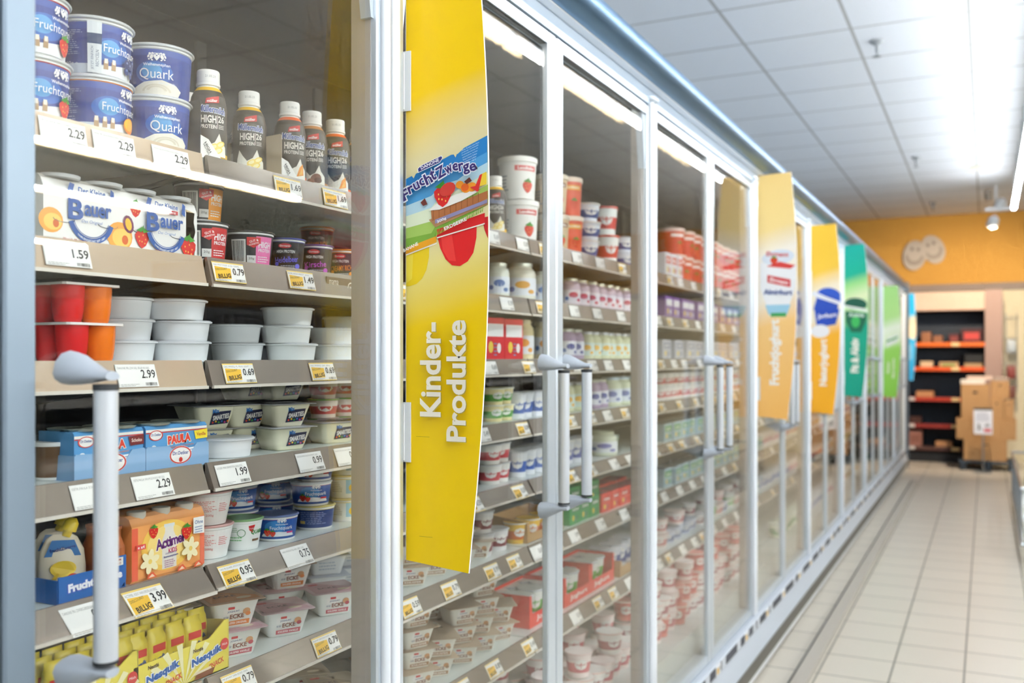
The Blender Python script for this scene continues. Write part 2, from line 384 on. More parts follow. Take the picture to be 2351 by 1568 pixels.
# ------------------------------------------------------------------ refrigerated wall cabinet
XD = .96            # door plane, metres left of the lens
Y0 = 1.438          # first hinge line; hinge lines repeat every 1.5 m
alu = M('#dbe5ed', .34, .6); liner = M('#a79f97', .4); alu2 = M('#c3cfda', .3, .3); dark = M('#2b2f33', .6); gask = M('#5b6166', .7)
pane_m = glass_mat('door_glass', (.988, .994, .992, 1), .055, .75, (1, .955, .89, 1)); pane_b = glass_mat('door_glass_rear', (.985, .993, .99, 1), .022, .05, (1, .70, .36, 1))
tube_m = M('#6486a4', .34, .85); inner = M('#28323e', .5); inner2 = M('#525a62', .5)
board_m = M('#dde5e2', .3); rail_m = M('#9a8f85', .2, .35, .6); rail_lit = M('#cbb59e', .2, .2, .6)  # the second rail tone has warm reflected light put into its colour
ZB, ZT = .262, 2.24
def door(parent, ya, yb, hinge, yoff, idx):
    """hinge: 'L' at ya or 'R' at yb; coordinates relative to the unit"""
    wl, wr = (.05, .045) if hinge == 'L' else (.04, .03)
    g = .003; a, b = ya+g, yb-g
    f = MB(); xf, xb = -XD, -XD-.055
    xa, xc = (xb, -XD-.018) if hinge == 'L' else (-XD-.018, xb)
    f.rbox(xa, a, ZB, xf, a+wl, ZT, M('#8494a2', .4, .35) if idx else alu, .003); f.rbox(xc, b-wr, ZB, xf, b, ZT, alu, .003)  # nearest handle-side stile: darker alu copy, the dull reflection put into its colour
    if hinge == 'L': f.box(xb, a+wl, ZB+.03, xf-.014, a+wl+.0012, ZT-.03, liner)
    else: f.box(xb, b-wr-.0012, ZB+.03, xf-.014, b-wr, ZT-.03, liner)
    f.box(-XD-.022, a+wl, ZT-.028, xf-.002, b-wr, ZT, alu); f.box(-XD-.0225, a+wl, ZT-.0285, xf-.006, b-wr, ZT-.028, gask); f.box(xb, a+wl, ZB, xf-.002, b-wr, ZB+.03, alu)
    # rounded hinge tube and shadow groove on the hinge side
    if hinge == 'L': f.tube([(xf+.004, a+.012, ZB), (xf+.004, a+.012, ZT+.012)], .011, M('#eef3f8', .3), 10); yh = a+.012
    else: f.tube([(xf+.004, b-.011, ZB), (xf+.004, b-.011, ZT+.012)], .010, M('#e4ebf2', .3), 10); yh = b-.011
    # gasket lip and corner gusset inside the frame
    f.box(xb-.003, *((a+.008, ZB+.01, xb, a+.03) if hinge == 'L' else (b-.026, ZB+.01, xb, b-.008)), ZT-.01, gask)
    gy = (a+wl, 1) if hinge == 'L' else (b-wr, -1)
    f.prism([(gy[0], ZT-.028), (gy[0]+gy[1]*.035, ZT-.028), (gy[0]+gy[1]*.008, ZT-.2), (gy[0], ZT-.2)][::gy[1]], 0, xf-.03, xf-.008, alu2)
    d = link('glass_door', f.data('glass_door'), parent)
    p = MB(); p.box(-XD-.012, a+wl-.004, ZB+.026, -XD-.007, b-wr+.004, ZT-.024, pane_m); p.box(-XD-.042, a+wl-.004, ZB+.026, -XD-.037, b-wr+.004, ZT-.024, pane_b); part('glass_pane', p, d)
    c = MB(); c.lathe([(.014, ZT+.012), (.019, ZT+.02), (.019, ZT+.028)], alu2, 14, xf+.002, yh); part('hinge_cap', c, d)
    hy = (b-.078) if hinge == 'L' else (a+.062)
    if idx: hy = a+.087
    h = MB(); xh = -.905; h.tube([(xh, hy, 1.094), (xh, hy, 1.409)], .0135, M('#d6dce2', .3, .35), 18); 
    h.lathe([(.0142, 1.405), (.0142, 1.412)], dark, 16, xh, hy); h.lathe([(.0142, 1.092), (.0142, 1.096)], dark, 16, xh, hy)
    part('handle_bar', h, d)
    for z0, sg in ((1.412, 1), (1.092, -1)):
        c = MB(); n = 12; rows = []
        for t, ry, rz, zc in ((0, .024, .027, .012), (.25, .022, .025, .0115), (.6, .018, .017, .009), (.9, .0145, .009, .008), (1.0, .0145, .008, .008), (1.12, .010, .007, .008)):
            x = -XD-.004 + (xh+XD+.004)*t + (.004 if t > 1 else 0)
            rows.append([(x, hy + ry*math.cos(2*PI*j/n), z0 + sg*(zc + rz*math.sin(2*PI*j/n)*(1 if math.sin(2*PI*j/n) > 0 else .5))) for j in range(n)])
        c.grid(rows, M('#aab3bd', .45), close=True, flip=sg > 0); c.face(rows[0], '#aab3bd'); c.face(rows[-1][::-1], '#aab3bd')
        part('handle_mount', c, d)
UL = {-1: 'left of the big yellow banner', 0: 'just beyond the big yellow banner', 1: 'midway between the yellow and apricot banners', 2: 'just beyond the apricot banner', 3: 'just beyond the orange banner with the blue pot', 4: 'just beyond the dark green banner', 5: 'whose far end carries the light green banner', 6: 'just beyond the light green banner', 7: 'last of the row, with the blue banner at its end'}
for k in range(-1, 8):
    y = Y0 + 1.5*k
    u = thing('refrigerated_cabinet', 'two-door glass refrigerator, %s' % UL[k], 'refrigerator', (0, y, 0), 0, 'refrigerated cabinet units in a row')
    b = MB(); b.prism([(-1.9,.03),(-XD+.01,.03),(-XD+.04,.045),(-XD+.045,.112),(-XD+.02,.2),(-XD+.015,.258),(-1.9,.258)], 1, 0, 1.5, M('#ccd5e0', .35))
    b.box(-XD+.035, 0, .052, -XD+.050, 1.5, .112, M('#6a675f', .5)); b.box(-XD-.01, 0, .028, -XD+.05, 1.5, .052, M('#eef2f5', .35))
    b.box(-1.85, 0, 0, -XD-.02, 1.5, .03, dark)
    b.box(-1.75, 0, .258, -XD-.06, 1.5, .38, M('#cfd6d4', .35)); part('plinth', b, u)
    h = MB(); h.prism([(-1.9,2.245),(-XD+.002,2.245),(-XD+.004,2.262),(-XD-.008,2.268),(-XD+.0,2.30),(-XD+.02,2.30),(-XD+.02,2.316),(-XD-.03,2.32),(-XD-.03,2.39),(-1.9,2.39)], 1, 0, 1.5, M('#c7d7e8', .4)); 
    h.box(-XD-.002, 0, 2.296, -XD+.024, 1.5, 2.315, M('#f2f7fc', .3)); h.box(-XD-.02, 0, 2.316, -XD+.01, 1.5, 2.322, dark)
    part('header', h, u)
    q = MB(); q.box(-1.80, 0, .03, -1.70, 1.5, 2.25, inner); q.box(-1.7, 0, 2.235, -XD-.07, 1.5, 2.245, inner)
    part('back_panel', q, u)
    q = MB(); q.box(-XD-.042, .02, 2.2325, -XD-.024, 1.48, 2.24, alu2); q.face([(-XD-.040, .02, 2.232), (-XD-.040, 1.48, 2.232), (-XD-.026, 1.48, 2.232), (-XD-.026, .02, 2.232)], M('#fff2dd', emit=4.5)); part('added_light_strip', q, u)  # unseen lamp strip added behind the top rail to brighten the goods
    q = MB()
    for i in range(3): q.box(-1.70, .28+.45*i, .4, -1.69, .31+.45*i, 2.2, inner2)
    part('shelf_upright', q, u)
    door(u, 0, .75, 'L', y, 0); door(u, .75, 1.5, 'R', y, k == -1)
t = single('canopy_rail', (lambda b: (b.tube([(-.935, -.062, 2.347), (-.935, 13.44, 2.347)], .047, tube_m, 32), b)[1])(MB()), 'long blue-grey metal tube along the top edge of the cabinets', 'rail')
e = MB(); e.box(-1.9, 13.442, 0, -.905, 13.5, 2.42, M('#55606b', .5)); single('end_panel', e, 'dark grey upright panel closing the far end of the refrigerator row', 'panel')
# floor guard rail in front of the plinth
g = MB(); g.prism([(-.776, 0), (-.77, .022), (-.71, .022), (-.703, 0)], 1, -.5, 12.0, M('#b5afa4', .4)); g.box(-.779, -.5, 0, -.774, 12, .024, '#5c5b55'); single('floor_guard_rail', g, 'low pale metal rail on the floor tiles in front of the cabinets', 'rail')
# dark price-label strip along the plinth, with white and yellow tags in it
for k in range(-1, 8):
    s = MB(); s.box(-XD+.016, 0, .207, -XD+.024, 1.5, .25, M('#dfe6ee', .35))
    y = 0.03
    while y < 1.45:
        w = R.uniform(.16, .27); s.box(-XD+.018, y, .212, -XD+.026, min(y+w, 1.46), .246, M('#474b58', .5)); y += w+.075
    single('plinth_label_strip', s, 'plinth strip of dark labels under the %s pair of glass doors' % ORD[k+2], 'label strip', (0, Y0+1.5*k, 0), group='label strips along the plinth')
for i in range(26):
    y = 1.55+i*.43+R.uniform(-.05, .05)
    s = MB(); s.box(-XD+.022, 0, .210, -XD+.029, .07, .248, WHITE); A = Art(); A.rect(.006,.008,.035,.03,'#f2c230'); A.text('0.99',.052,.02,.025,.014,'#333333'); A.put(s, on_px(-XD+.0292,0,0,.210))
    single('price_tag', s, '%s white and yellow price tag along the plinth strip, counted from the near end' % ORD[i+1], 'price tag', (0, y, 0), group='price tags on the plinth')
# ------------------------------------------------------------------ shelves and their price rails
ZS = {1: 1.777, 2: 1.607, 3: 1.435, 4: 1.264, 5: 1.093, 6: .905, 7: .650}
TL = {1: .008, 2: .012, 3: .013, 4: .016, 5: .022, 6: .02, 7: .022}
HR = {1: .040, 2: .043, 3: .040, 4: .040, 5: .034, 6: .040, 7: .040}
XS = 1.168; J0 = 1.205; ML = 1.25
SN = {1: 'top', 2: 'second', 3: 'third', 4: 'fourth', 5: 'fifth', 6: 'sixth', 7: 'lowest'}
def rail_pt(s, v, off=0, tl=None):          # point on the rail face, v below the shelf edge
    t = TL[s] if tl is None else tl
    return -XS + .004 + t*v/HR[s] + off
for j in range(-1, 10):
    ya = J0 + ML*j - ML; yb = ya+ML-.012
    if yb > 13.42: yb = 13.42
    for s in range(1, 8):
        z = ZS[s]; tl = TL[s] + (.010 if (s == 5 and j == 0) else 0)
        t = thing('shelf', '%s shelf of the %s shelf section from the near end' % (SN[s], ORD[j+2]), 'shelf', (0, ya, z), 0, 'shelves inside the refrigerated cabinets')
        b = MB(); L = yb-ya; b.box(-1.66, 0, -.022, -XS, L, 0, board_m); b.box(-1.66, 0, -.03, -1.64, L, .03, inner2); part('shelf_board', b, t)
        r = MB(); H = HR[s]; r.prism([(-XS, .003), (-XS+.004, .003), (-XS+.004+tl, -H), (-XS+.002+tl, -H-.003), (-XS-.004, -H+.004), (-XS-.004, -.001)], 1, 0, L, rail_lit if j <= 0 and s < 4 else rail_m)
        r.box(-XS+.002+tl, .0, -H-.004, -XS+.007+tl, L, -H+.001, M('#e2dcd2', .3)); part('price_rail', r, t)
        b = MB(); b.prism([(-1.66,-.022),(-1.2,-.022),(-1.2,-.03),(-1.66,-.09)], 1, .004, .008, inner2); b.prism([(-1.66,-.022),(-1.2,-.022),(-1.2,-.03),(-1.66,-.09)], 1, L-.008, L-.004, inner2); part('shelf_bracket', b, t)
def price_tag(y, s, price, line, disc=False, tl=None, lab=None, grp=None, w=.076, h=.034):
    t = (TL[s] if tl is None else tl)/HR[s]; mb = MB(); n = .0012
    def fn(u, v, off): return (-t*v + off + n, u, v)
    A0 = Art(); 
    bdr = '#f0d070' if disc else '#f4f4f2'
    mb.face([fn(0,0,0), fn(w,0,0), fn(w,h,0), fn(0,h,0)], bdr); mb.face([fn(0,0,-.0008), fn(0,h,-.0008), fn(w,h,-.0008), fn(w,0,-.0008)], '#d8d8d4')
    A = Art()
    if disc is not None:
        A.rect(.0008,.0015,w-.0008,h-.0022,'#f6f5f2')
        if line: A.text(line, w*.44, h-.0055, w*.8, .0034, '#8a8a88')
        if disc:
            A.poly([(.003,.0045),(w*.53,.006),(w*.56,h-.010),(.0045,h-.008)], '#f5c33b'); A.text('DISCOUNT', w*.26, h-.0122, w*.36, .0036, '#3c3830', rot=.09); A.text('BILLIG', w*.32, .0105, w*.40, .0075, '#2e2a24', .03, rot=.09)
            A.text(price, w*.79, h*.57, w*.37, .0122, '#2b2b2b', .015)
        else: A.text(price, w*.78, h*.57, w*.36, .0132, '#2b2b2b', .015)
        A.lines(.003, .0016, w*.5, .0058, 2, '#b0b0ae', 5); A.bars(w*.66, .002, w*.95, .0065, '#6c6c6a', 4, 16)
    A.put(mb, fn)
    z = ZS[s]-.003-h
    return single('price_tag', mb, lab, 'price tag', (-XS+.004+t*(.003+h)+.0015, y, z), group=grp or 'price tags on the shelf rails')
def ytag(px): return yat(px, XS-.01)
TAGS = [ # px of the left edge, shelf, price, small line, discount, words
 (90, 1, '2.29', 'FR.QUARK ERD./HIM. 500G', 0, 'white 2.29 price tag under the red strawberry pots at the top left'),
 (213, 1, '2.29', 'WEIH.FR.QUA.MANG/HEID.500GSTG', 0, 'white 2.29 price tag under the blueberry and mango pots'),
 (350, 1, '2.29', 'WEIH.QUA.HONG/GES.500G STG', 0, 'white 2.29 price tag under the two plain quark pots'),
 (630, 1, '1.69', 'MUELLERM. HIGH PROT.', 1, 'yellow 1.69 discount price tag under the third milk bottle'),
 (742, 1, '1.69', 'MUELLERM. HIGH PROT.', 1, 'yellow 1.69 discount price tag under the last milk bottle'),
 (98, 2, '1.59', 'BAUER DER KL. 4X100G', 0, 'white 1.59 price tag under the white cup multipacks'),
 (487, 2, '0.79', 'G&G PROT.PUDD. & QU. CREME', 1, 'yellow 0.79 discount price tag under the black protein pots'),
 (660, 2, '1.49', 'EHR.HIGH PROT. JOG.', 1, 'yellow 1.49 discount price tag under the purple-lidded black pot'),
 (265, 3, '2.99', 'DANONE FRU.ZW.XXL ER.AP.4X100G', 0, 'white 2.99 price tag below the orange cups'),
 (511, 3, '0.69', 'G&G SPEISEQ. PL. FRUE. LIGHT', 1, 'yellow 0.69 discount price tag below the grey tubs in the middle'),
 (710, 3, '0.69', 'G&G SPEISEQ. LEIP. 500G', 1, 'yellow 0.69 discount price tag below the white tubs by the door frame'),
 (160, 4, '2.29', 'OETK.PAULA SCHOK.PUD.VA.', 0, 'white price tag half hidden by the door handle, under the blue boxes'),
 (302, 4, '2.29', 'OETK.PAULA VAN.M.SCHOKO 4X125G', 0, 'white 2.29 price tag under the right-hand blue pudding box'),
 (494, 4, '1.99', 'LECKER MINI ERIMI/STRA.500G STG', 0, 'white 1.99 price tag under the single white oval tub'),
 (679, 4, '0.99', 'NESTLE VANILLEJOGH.SMART.120G', 0, 'white 0.99 price tag under the square cream yoghurts'),
 (767, 4, '0.99', 'NESTLE JOGH.SMART.', 0, 'white price tag cut off by the door frame, fourth shelf'),
 (122, 6, '0.79', 'DANONE FRU.ZWERG.ERDB.BANA.70G', 0, ''),
 (267, 6, '3.99', 'ACTIMEL KIDS VAN.ERDB.6X100G', 1, ''),
 (499, 5, '0.95', 'G&G FR.QUARK AFSOR.200G OP', 1, 'yellow 0.95 discount price tag under the white and green fruit pots'),
 (643, 5, '0.75', 'WEIH.FRUECHTQUARK ZERT.150G', 0, 'white 0.75 price tag under the blue quark pots on the fifth shelf'),
 (507, 6, '0.79', 'ME.JM.MIT DER ECKE 150G', 1, 'yellow 0.79 discount price tag at the very bottom, below the corner yoghurts'),
 (715, 6, '0.79', 'ME.JM.MIT DER ECKE KNUSP. 150G', 1, 'yellow 0.79 discount price tag under the rightmost corner yoghurt'),
]
for px, s, pr, ln, dc, lab in TAGS:
    if lab == '':
        s = 5; lab = 'white 0.7 price tag under the pouch at the lower left' if px < 200 else 'yellow 3.99 discount price tag under the orange drink multipack'
        price_tag(ytag(px)+.008, s, pr, ln, bool(dc), .032, lab); continue
    price_tag(ytag(px), s, pr, ln, bool(dc), None, lab)
mb = MB(); mb.box(0, 0, 0, .002, .14, .034, M('#7d6656', .5)); A = Art(); A.text('mama', .022, .024, .03, .009, '#f0e6d8'); A.text('mia!', .026, .011, .03, .009, '#f0e6d8'); A.arc(.078,.017,.008,.0105,0,2*PI,'#f0e6d8',16); A.text('neu', .078,.017,.009,.004,'#f0e6d8'); A.put(mb, on_px(.0025)); single('shelf_strip', mb, 'brown advertising strip with white lettering on the second shelf rail', 'label strip', (-XS+.008, yat(750, XS-.01), ZS[2]-.040))
# tags on the rails behind the further doors
for s in range(1, 8):
    y = 1.62; i = 0
    while y < 8.2:
        i += 1
        dc = (True if R.random() < .5 else False)
        price_tag(y, s, '0.%d9' % R.randint(3, 9), None, dc, None, '%s price tag on the %s shelf rail, counted from the yellow banner' % (ORD[i], SN[s]), 'price tags beyond the yellow banner')
        y += R.uniform(.13, .26) if y < 5 else R.uniform(.3, .5)
# ------------------------------------------------------------------ banners standing out from the hinge frames
def banner(y, z0, wmax, name, label, ramp, art_fn, clips, H=1.12):
    t = thing('aisle_banner', label, 'banner', (-XD, y, z0), 0, 'banners standing out over the aisle')
    n = 24; L = []; Rr = []
    for i in range(n+1):
        v = H*i/n; q = (v/H-.56)/.56; w = wmax*(1-.235*q*q)
        L.append((0, v)); Rr.append((w, v + (-.012 if i == 0 else (.004 if i == n else 0))))
    mb = MB(); m = zramp('print_'+name, ramp); edge = M('#f3f5f6', .4)
    for i in range(n):
        a, b, c, d = L[i], Rr[i], Rr[i+1], L[i+1]
        mb.face([(a[0], 0, a[1]), (b[0], 0, b[1]), (c[0], 0, c[1]), (d[0], 0, d[1])], m)
        mb.face([(a[0], .003, a[1]), (d[0], .003, d[1]), (c[0], .003, c[1]), (b[0], .003, b[1])], m)
        mb.face([(b[0], 0, b[1]), (b[0]+.0015, .0015, b[1]), (c[0]+.0015, .0015, c[1]), (c[0], 0, c[1])], edge); mb.face([(b[0]+.0015, .0015, b[1]), (b[0], .003, b[1]), (c[0], .003, c[1]), (c[0]+.0015, .0015, c[1])], edge)
    mb.box(-.001, 0, 0, 0, .003, H, edge)
    mb.face([(0,0,0),(0,.003,0),(Rr[0][0],.003,Rr[0][1]),(Rr[0][0],0,Rr[0][1])], edge); mb.face([(0,0,H),(Rr[n][0],0,Rr[n][1]),(Rr[n][0],.003,Rr[n][1]),(0,.003,H)], edge)
    A = Art(); art_fn(A, wmax)
    A2 = Art(); A2.n = A.n
    for polys, mm, lay in A.p:      # trim the print to the panel
        o = []
        for P in polys:
            q = clip(list(P), 0.0005, 1)
            if len(q) >= 3:
                vm = sum(p[1] for p in q)/len(q); k2 = (vm/H-.56)/.56; wv = wmax*(1-.235*k2*k2)-.0006; q = clip(q, wv, -1)
            if len(q) >= 3: o.append(tuple(q))
        if o: A2.p.append((o, mm, lay))
    A2.put(mb, on_my(0)); A2.put(mb, lambda u, v, off: (u, .003+off, v)) if False else None
    part('panel', mb, t)
    for zc in clips:
        c = MB(); c.box(-.022, -.004, zc-.055, .012, -.0015, zc+.055, M('#e8eef2', .15)); c.box(-.022, -.004, zc-.055, -.019, .012, zc+.055, M('#eef2f5', .2)); c.box(-.005, -.006, zc-.052, -.001, .006, zc+.052, M('#ffffff', .2)); part('clip', c, t)
def art_kids(A, W):
    # slanted strip of fruit quark cups: blue lid sheet, red and yellow cups, lettering
    H = 1.12
    def P(px, py):      # picture position on the near banner -> metres on the banner
        d = (1.342)/(1-.444*(VX-px)*.000407); u = XD-(VX-px)*.000407*d; return (u, (HY-py)*d/FPX+EYE-1.069)
    def pp(l): return [P(*q) for q in l]
    def strip(l, m):
        A.poly(pp(l), m)
    # cups
    strip([(930,560),(985,555),(984,590),(978,620),(968,640),(955,652),(940,657),(930,657)], '#f2d21a')
    strip([(930,575),(948,575),(945,640),(930,652)], '#f8e04a')
    strip([(1000,530),(1094,505),(1093,545),(1086,580),(1073,600),(1055,611),(1037,609),(1022,595),(1010,570)], '#e01a1c')
    strip([(1010,528),(1034,522),(1040,560),(1046,600),(1030,598),(1016,575)], '#f03a34')
    strip([(1106,500),(1120,497),(1120,548),(1112,528)], '#c81820')
    # lid sheet in three bands following the slant
    def y_at(x, a, b): return a + (b-a)*(x-930)/190
    xs = [930, 945, 960, 975, 990, 1005, 1020, 1035, 1050, 1065, 1080, 1095, 1108, 1120]
    top = lambda x: y_at(x, 412, 310) + (6 if 1038 < x < 1052 else 0)
    bot = lambda x: y_at(x, 585, 482) if x > 1003 else y_at(x, 583, 556)
    bands = [(0, .22, '#1f7fc4'), (.22, .36, '#4f9fd6'), (.36, .50, '#bfe0ec'), (.50, .66, '#e6efcf'), (.66, .80, '#a6c860'), (.80, .93, '#7fae3c')]
    for a, b, c in bands:
        for i in range(len(xs)-1):
            x0, x1 = xs[i], xs[i+1]
            f = lambda x, t: (x, top(x) + (bot(x)-top(x))*t)
            A.n -= 1; A.poly(pp([f(x0, b), f(x1, b), f(x1, a), f(x0, a)]), c)
        A.n += 1
    strip([(930,585),(1002,556),(1002,542),(930,570)], '#f0a81c'); strip([(1003,545),(1113,512),(1113,489),(1003,527)], '#dc1f22')
    strip([(930,588),(1003,560),(1003,557),(930,585)], '#fbf6ea'); strip([(1003,548),(1113,515),(1113,512),(1003,545)], '#fbf6ea')
    # notches of the lid sheet
    strip([(1040,352),(1046,362),(1052,346)], '#eadfae'); strip([(944,402),(950,410),(957,395)], '#eadfae')
    # wooden tub with cream, strawberry and orange slice
    strip([(985,505),(1120,452),(1120,470),(1000,522)], '#b98c5e'); strip([(992,508),(1060,487),(1120,455),(1120,438),(1060,462),(990,484)], '#b4703e')
    for i in range(9): strip([(995+i*13,505-i*5),(996.2+i*13,504.6-i*5),(996.2+i*13,483-i*5),(995+i*13,483.4-i*5)], '#8e5228')
    strip([(1000,514),(1120,466),(1120,458),(1000,505)], '#8f8bb0')
    strip([(985,484),(1010,463),(1050,446),(1094,434),(1100,440),(1060,462),(1010,482)], '#f4f2ea')
    for x, y, r in ((1071,432,15),(1085,430,14),(1057,425,12)): u, v = P(x, y); A.ell(u, v, r*.0007, r*.0006, '#f39a22', 14)
    u, v = P(1069,431); A.ell(u, v, .008, .007, '#ea6a20', 14)
    u, v = P(1018,449); A.berry(u, v, .0215)
    u, v = P(1030,436); A.ell(u, v, .017, .012, '#d43a30', 14, .4)
    strip([(968,466),(978,456),(984,470),(974,474)], '#6b2a20'); strip([(1068,418),(1080,408),(1086,416),(1074,424)], '#6b2a20')
    strip([(1120,395),(1105,402),(1100,430),(1120,424)], '#f4d23a'); strip([(1082,431),(1094,428),(1104,403),(1110,400),(1101,440),(1098,441)], '#d62a26')
    # grass tufts
    for i in range(26):
        x = 1000+i*4.4; y = y_at(x, 545, 449)+28; strip([(x,y+6),(x+3,y+5),(x+4,y-6-3*(i % 3))], '#8fbf3e' if i % 2 else '#6d9f2c')
    # lettering
    u, v = P(993,383); A.poly([(u-.0265,v-.0105),(u+.020,v+.004),(u+.0265,v+.0125),(u+.024,v+.017),(u-.020,v+.003),(u-.028,v-.003)], '#f6f6f6'); A.poly([(u-.0250,v-.009),(u+.0195,v+.0052),(u+.0250,v+.0125),(u+.0225,v+.0155),(u-.0195,v+.0018),(u-.0262,v-.003)], '#2c2a78'); A.text('DANONE', u-.001, v+.0038, .040, .0062, '#ffffff', .02, rot=.31)
    word = 'FruchtZwerge'; pos = [(937,448),(949,437),(962,429),(975,420),(989,412),(1000,404),(1018,397),(1037,392),(1053,386),(1066,386),(1078,391),(1093,387)]; szs = [12,8,8,8,10,7,12,10,8.5,7,9,9]
    for (x, y), ch, sz in zip(pos, word, szs):
        u, v = P(x, y); hgt = .0019*(11 if ch in 'FhtZ' else (10 if ch == 'g' else 7.5)); wd = sz*.00155
        A.text(ch, u, v, wd*1.28, hgt*1.22, '#f4f7fb', .075, rot=.42 if x < 1040 else .2); A.n += 1; A.text(ch, u, v, wd, hgt, '#33256e', .025, rot=.42 if x < 1040 else .2)
    for t_, x, y, w, rt in (('ERDBEERE', 1053, 516, .048, .33), ('BANANE', 951, 569, .034, .36), ('300g', 1022, 508, .020, .33)):
        u, v = P(x, y); A.text(t_, u, v, w, .0062, '#ffffff', .02, rot=rt)
    u, v = P(1080, 355)
    for i in range(7): A.text(('Ohne Zusatz von Kon', 'servierungs- und Farbstoffe', 'Fruchtzubereitung mit', 'calciumcitrat, Aroma', 'Weitere Zutaten: Erdbeer', 'mindestens haltbar', 'bei max. +8 C')[i], u+.006, v+.011-i*.0045, .038-.002*i, .0024, '#dfeefa', rot=.32)
    # big white lettering running upwards, raised look painted as a darker drop shadow
    for t_, px, yc, hh, ww in (('Kinder-', 997, 848, .044, .170), ('Produkte', 1056, 874, .040, .216)):
        u, v = P(px, yc); 
        A.text(t_, u+.0016, v-.0014, ww, hh, '#b5a24a', .028, rot=PI/2, res=4); A.n += 1; A.text(t_, u, v, ww, hh, '#f1ecdc', .028, rot=PI/2, res=4)
    for x, y in ((965,1001),(972,1228)): u, v = P(x, y); A.rect(u, v, u+.028, v+.0008, '#b79c10')
YEL = [(0, '#f4cf00'), (.37, '#f4cf00'), (.46, '#eee08a'), (.52, '#eadfae'), (.65, '#e9dca8'), (.75, '#fbd000'), (1, '#fdd200')]
banner(Y0+.06, 1.069, .172, 'kids', 'big yellow banner with red fruit cup picture and white lettering Kinder-Produkte', YEL, art_kids, (.882, .236))
def art_pot(word, cfn):
    def fn(A, W):
        cfn(A, W); A.text(word, W*.47, .30, .042*len(word)*.56, .058, '#fffaf0', .05, rot=PI/2)
    return fn
def pot_fruit(A, W):
    A.poly([(.012,.60),(.055,.47),(.13,.47),(.172,.60),(.175,.70),(.012,.72)], '#f3f6f8'); A.poly([(.035,.52),(.05,.475),(.135,.475),(.15,.52)], '#9fd0e6'); A.rect(.06,.465,.13,.482,'#3fa45a')
    A.ell(.093,.74,.075,.035,'#dfe9f2',20,.1); A.text('Ehrmann', .09,.755,.10,.022,'#c8333a',.03, rot=-.08); A.poly([(.04,.70),(.15,.685),(.172,.70),(.10,.72)], '#d8423c'); A.berry(.075,.725,.02)
    A.poly([(.045,.625),(.15,.60),(.15,.635),(.045,.66)], '#cf3a40'); A.text('Ehrmann', .098,.630,.085,.02,'#ffffff',.02, rot=-.22); A.text('Almighurt', .093,.575,.13,.032,'#2c4c94',.03, rot=-.05)
def pot_nature(A, W):
    A.ell(.11,.695,.075,.055,'#2a5ccc',22,-.2); A.poly([(.02,.62),(.16,.56),(.165,.68),(.05,.73)], '#2350bc'); A.poly([(.01,.71),(.05,.69),(.175,.645),(.175,.665),(.09,.70),(.02,.735)], '#eef2f6')
    A.poly([(.04,.51),(.15,.53),(.172,.62),(.025,.63)], '#1f4bb8'); A.ell(.06,.49,.055,.04,'#f4f6f8'); A.text('Joghurt', .10,.58,.11,.034,'#ffffff',.03, rot=.08)
def pot_active(A, W):
    A.ell(.09,.68,.08,.045,'#0f5c4a',22,-.1); A.poly([(.02,.55),(.06,.47),(.13,.47),(.165,.56),(.17,.61),(.015,.63)], '#0f6b4e'); A.poly([(.005,.66),(.175,.615),(.175,.64),(.01,.675)], '#eef6ee'); A.ell(.09,.55,.03,.045,'#3fbf62'); A.text('Activia', .095,.60,.11,.03,'#e8fff0',.03, rot=-.05)
def pot_butter(A, W): A.poly([(.03,.50),(.15,.56),(.16,.64),(.05,.60)], '#eef3ea'); A.poly([(.04,.55),(.15,.60),(.15,.62),(.04,.57)], '#4fa34a'); A.text('Butter', .09,.58,.08,.02,'#5a8a4a')
def pot_milk(A, W): A.poly([(.05,.55),(.12,.52),(.16,.70),(.11,.76),(.06,.70)], '#f0dcb8')
banner(4.53, 1.166, .178, 'fruit', 'apricot banner with a white yoghurt pot and the word Fruchtjoghurt', [(0,'#f9c169'),(.36,'#fbcf85'),(.47,'#faf3e2'),(.66,'#fbf6ea'),(.76,'#f9de96'),(1,'#f7d588')], art_pot('Fruchtjoghurt', pot_fruit), (.13,), 1.127)
banner(6.01, 1.11, .178, 'nature', 'orange banner with a blue and white yoghurt pot and the word Naturjoghurt', [(0,'#fbb524'),(.38,'#fbba30'),(.48,'#fdf4d8'),(.64,'#fbf4dc'),(.74,'#fbd048'),(1,'#f9cb3c')], art_pot('Naturjoghurt', pot_nature), (.13,.8), 1.13)
banner(7.50, 1.157, .178, 'active', 'dark green banner with a green yoghurt pot and white lettering', [(0,'#00a086'),(.42,'#02a888'),(.50,'#8fdc8a'),(.62,'#eaf6c8'),(.72,'#9fe08c'),(.78,'#00b496'),(1,'#00b2a4')], art_pot('Fit & Aktiv', pot_active), (.13,.8), 1.12)
banner(10.50, 1.04, .178, 'butter', 'light green banner with two lines of white lettering', [(0,'#8fd04c'),(.40,'#98d45c'),(.48,'#e4f2cc'),(.60,'#eef6e0'),(.70,'#b4e08c'),(1,'#a6dc84')], lambda A, W: (pot_butter(A, W), A.text('Butter', .055, .30, .12, .03, '#f6f4e0', .03, rot=PI/2), A.text('Margarine', .11, .29, .2, .034, '#f6f4e0', .03, rot=PI/2)), (.13,), 1.13)
banner(13.506, 1.15, .135, 'milk', 'bright blue banner at the far end of the refrigerator row', [(0,'#1ea4dc'),(.45,'#3cb0e2'),(.52,'#d8c8a0'),(.68,'#d2cbb2'),(.74,'#22a6da'),(1,'#0c9cd6')], lambda A, W: (pot_milk(A, W), A.text('Getränke', .07, .36, .2, .03, '#bfe4f4', .02, rot=PI/2)), (.8,), 1.12)
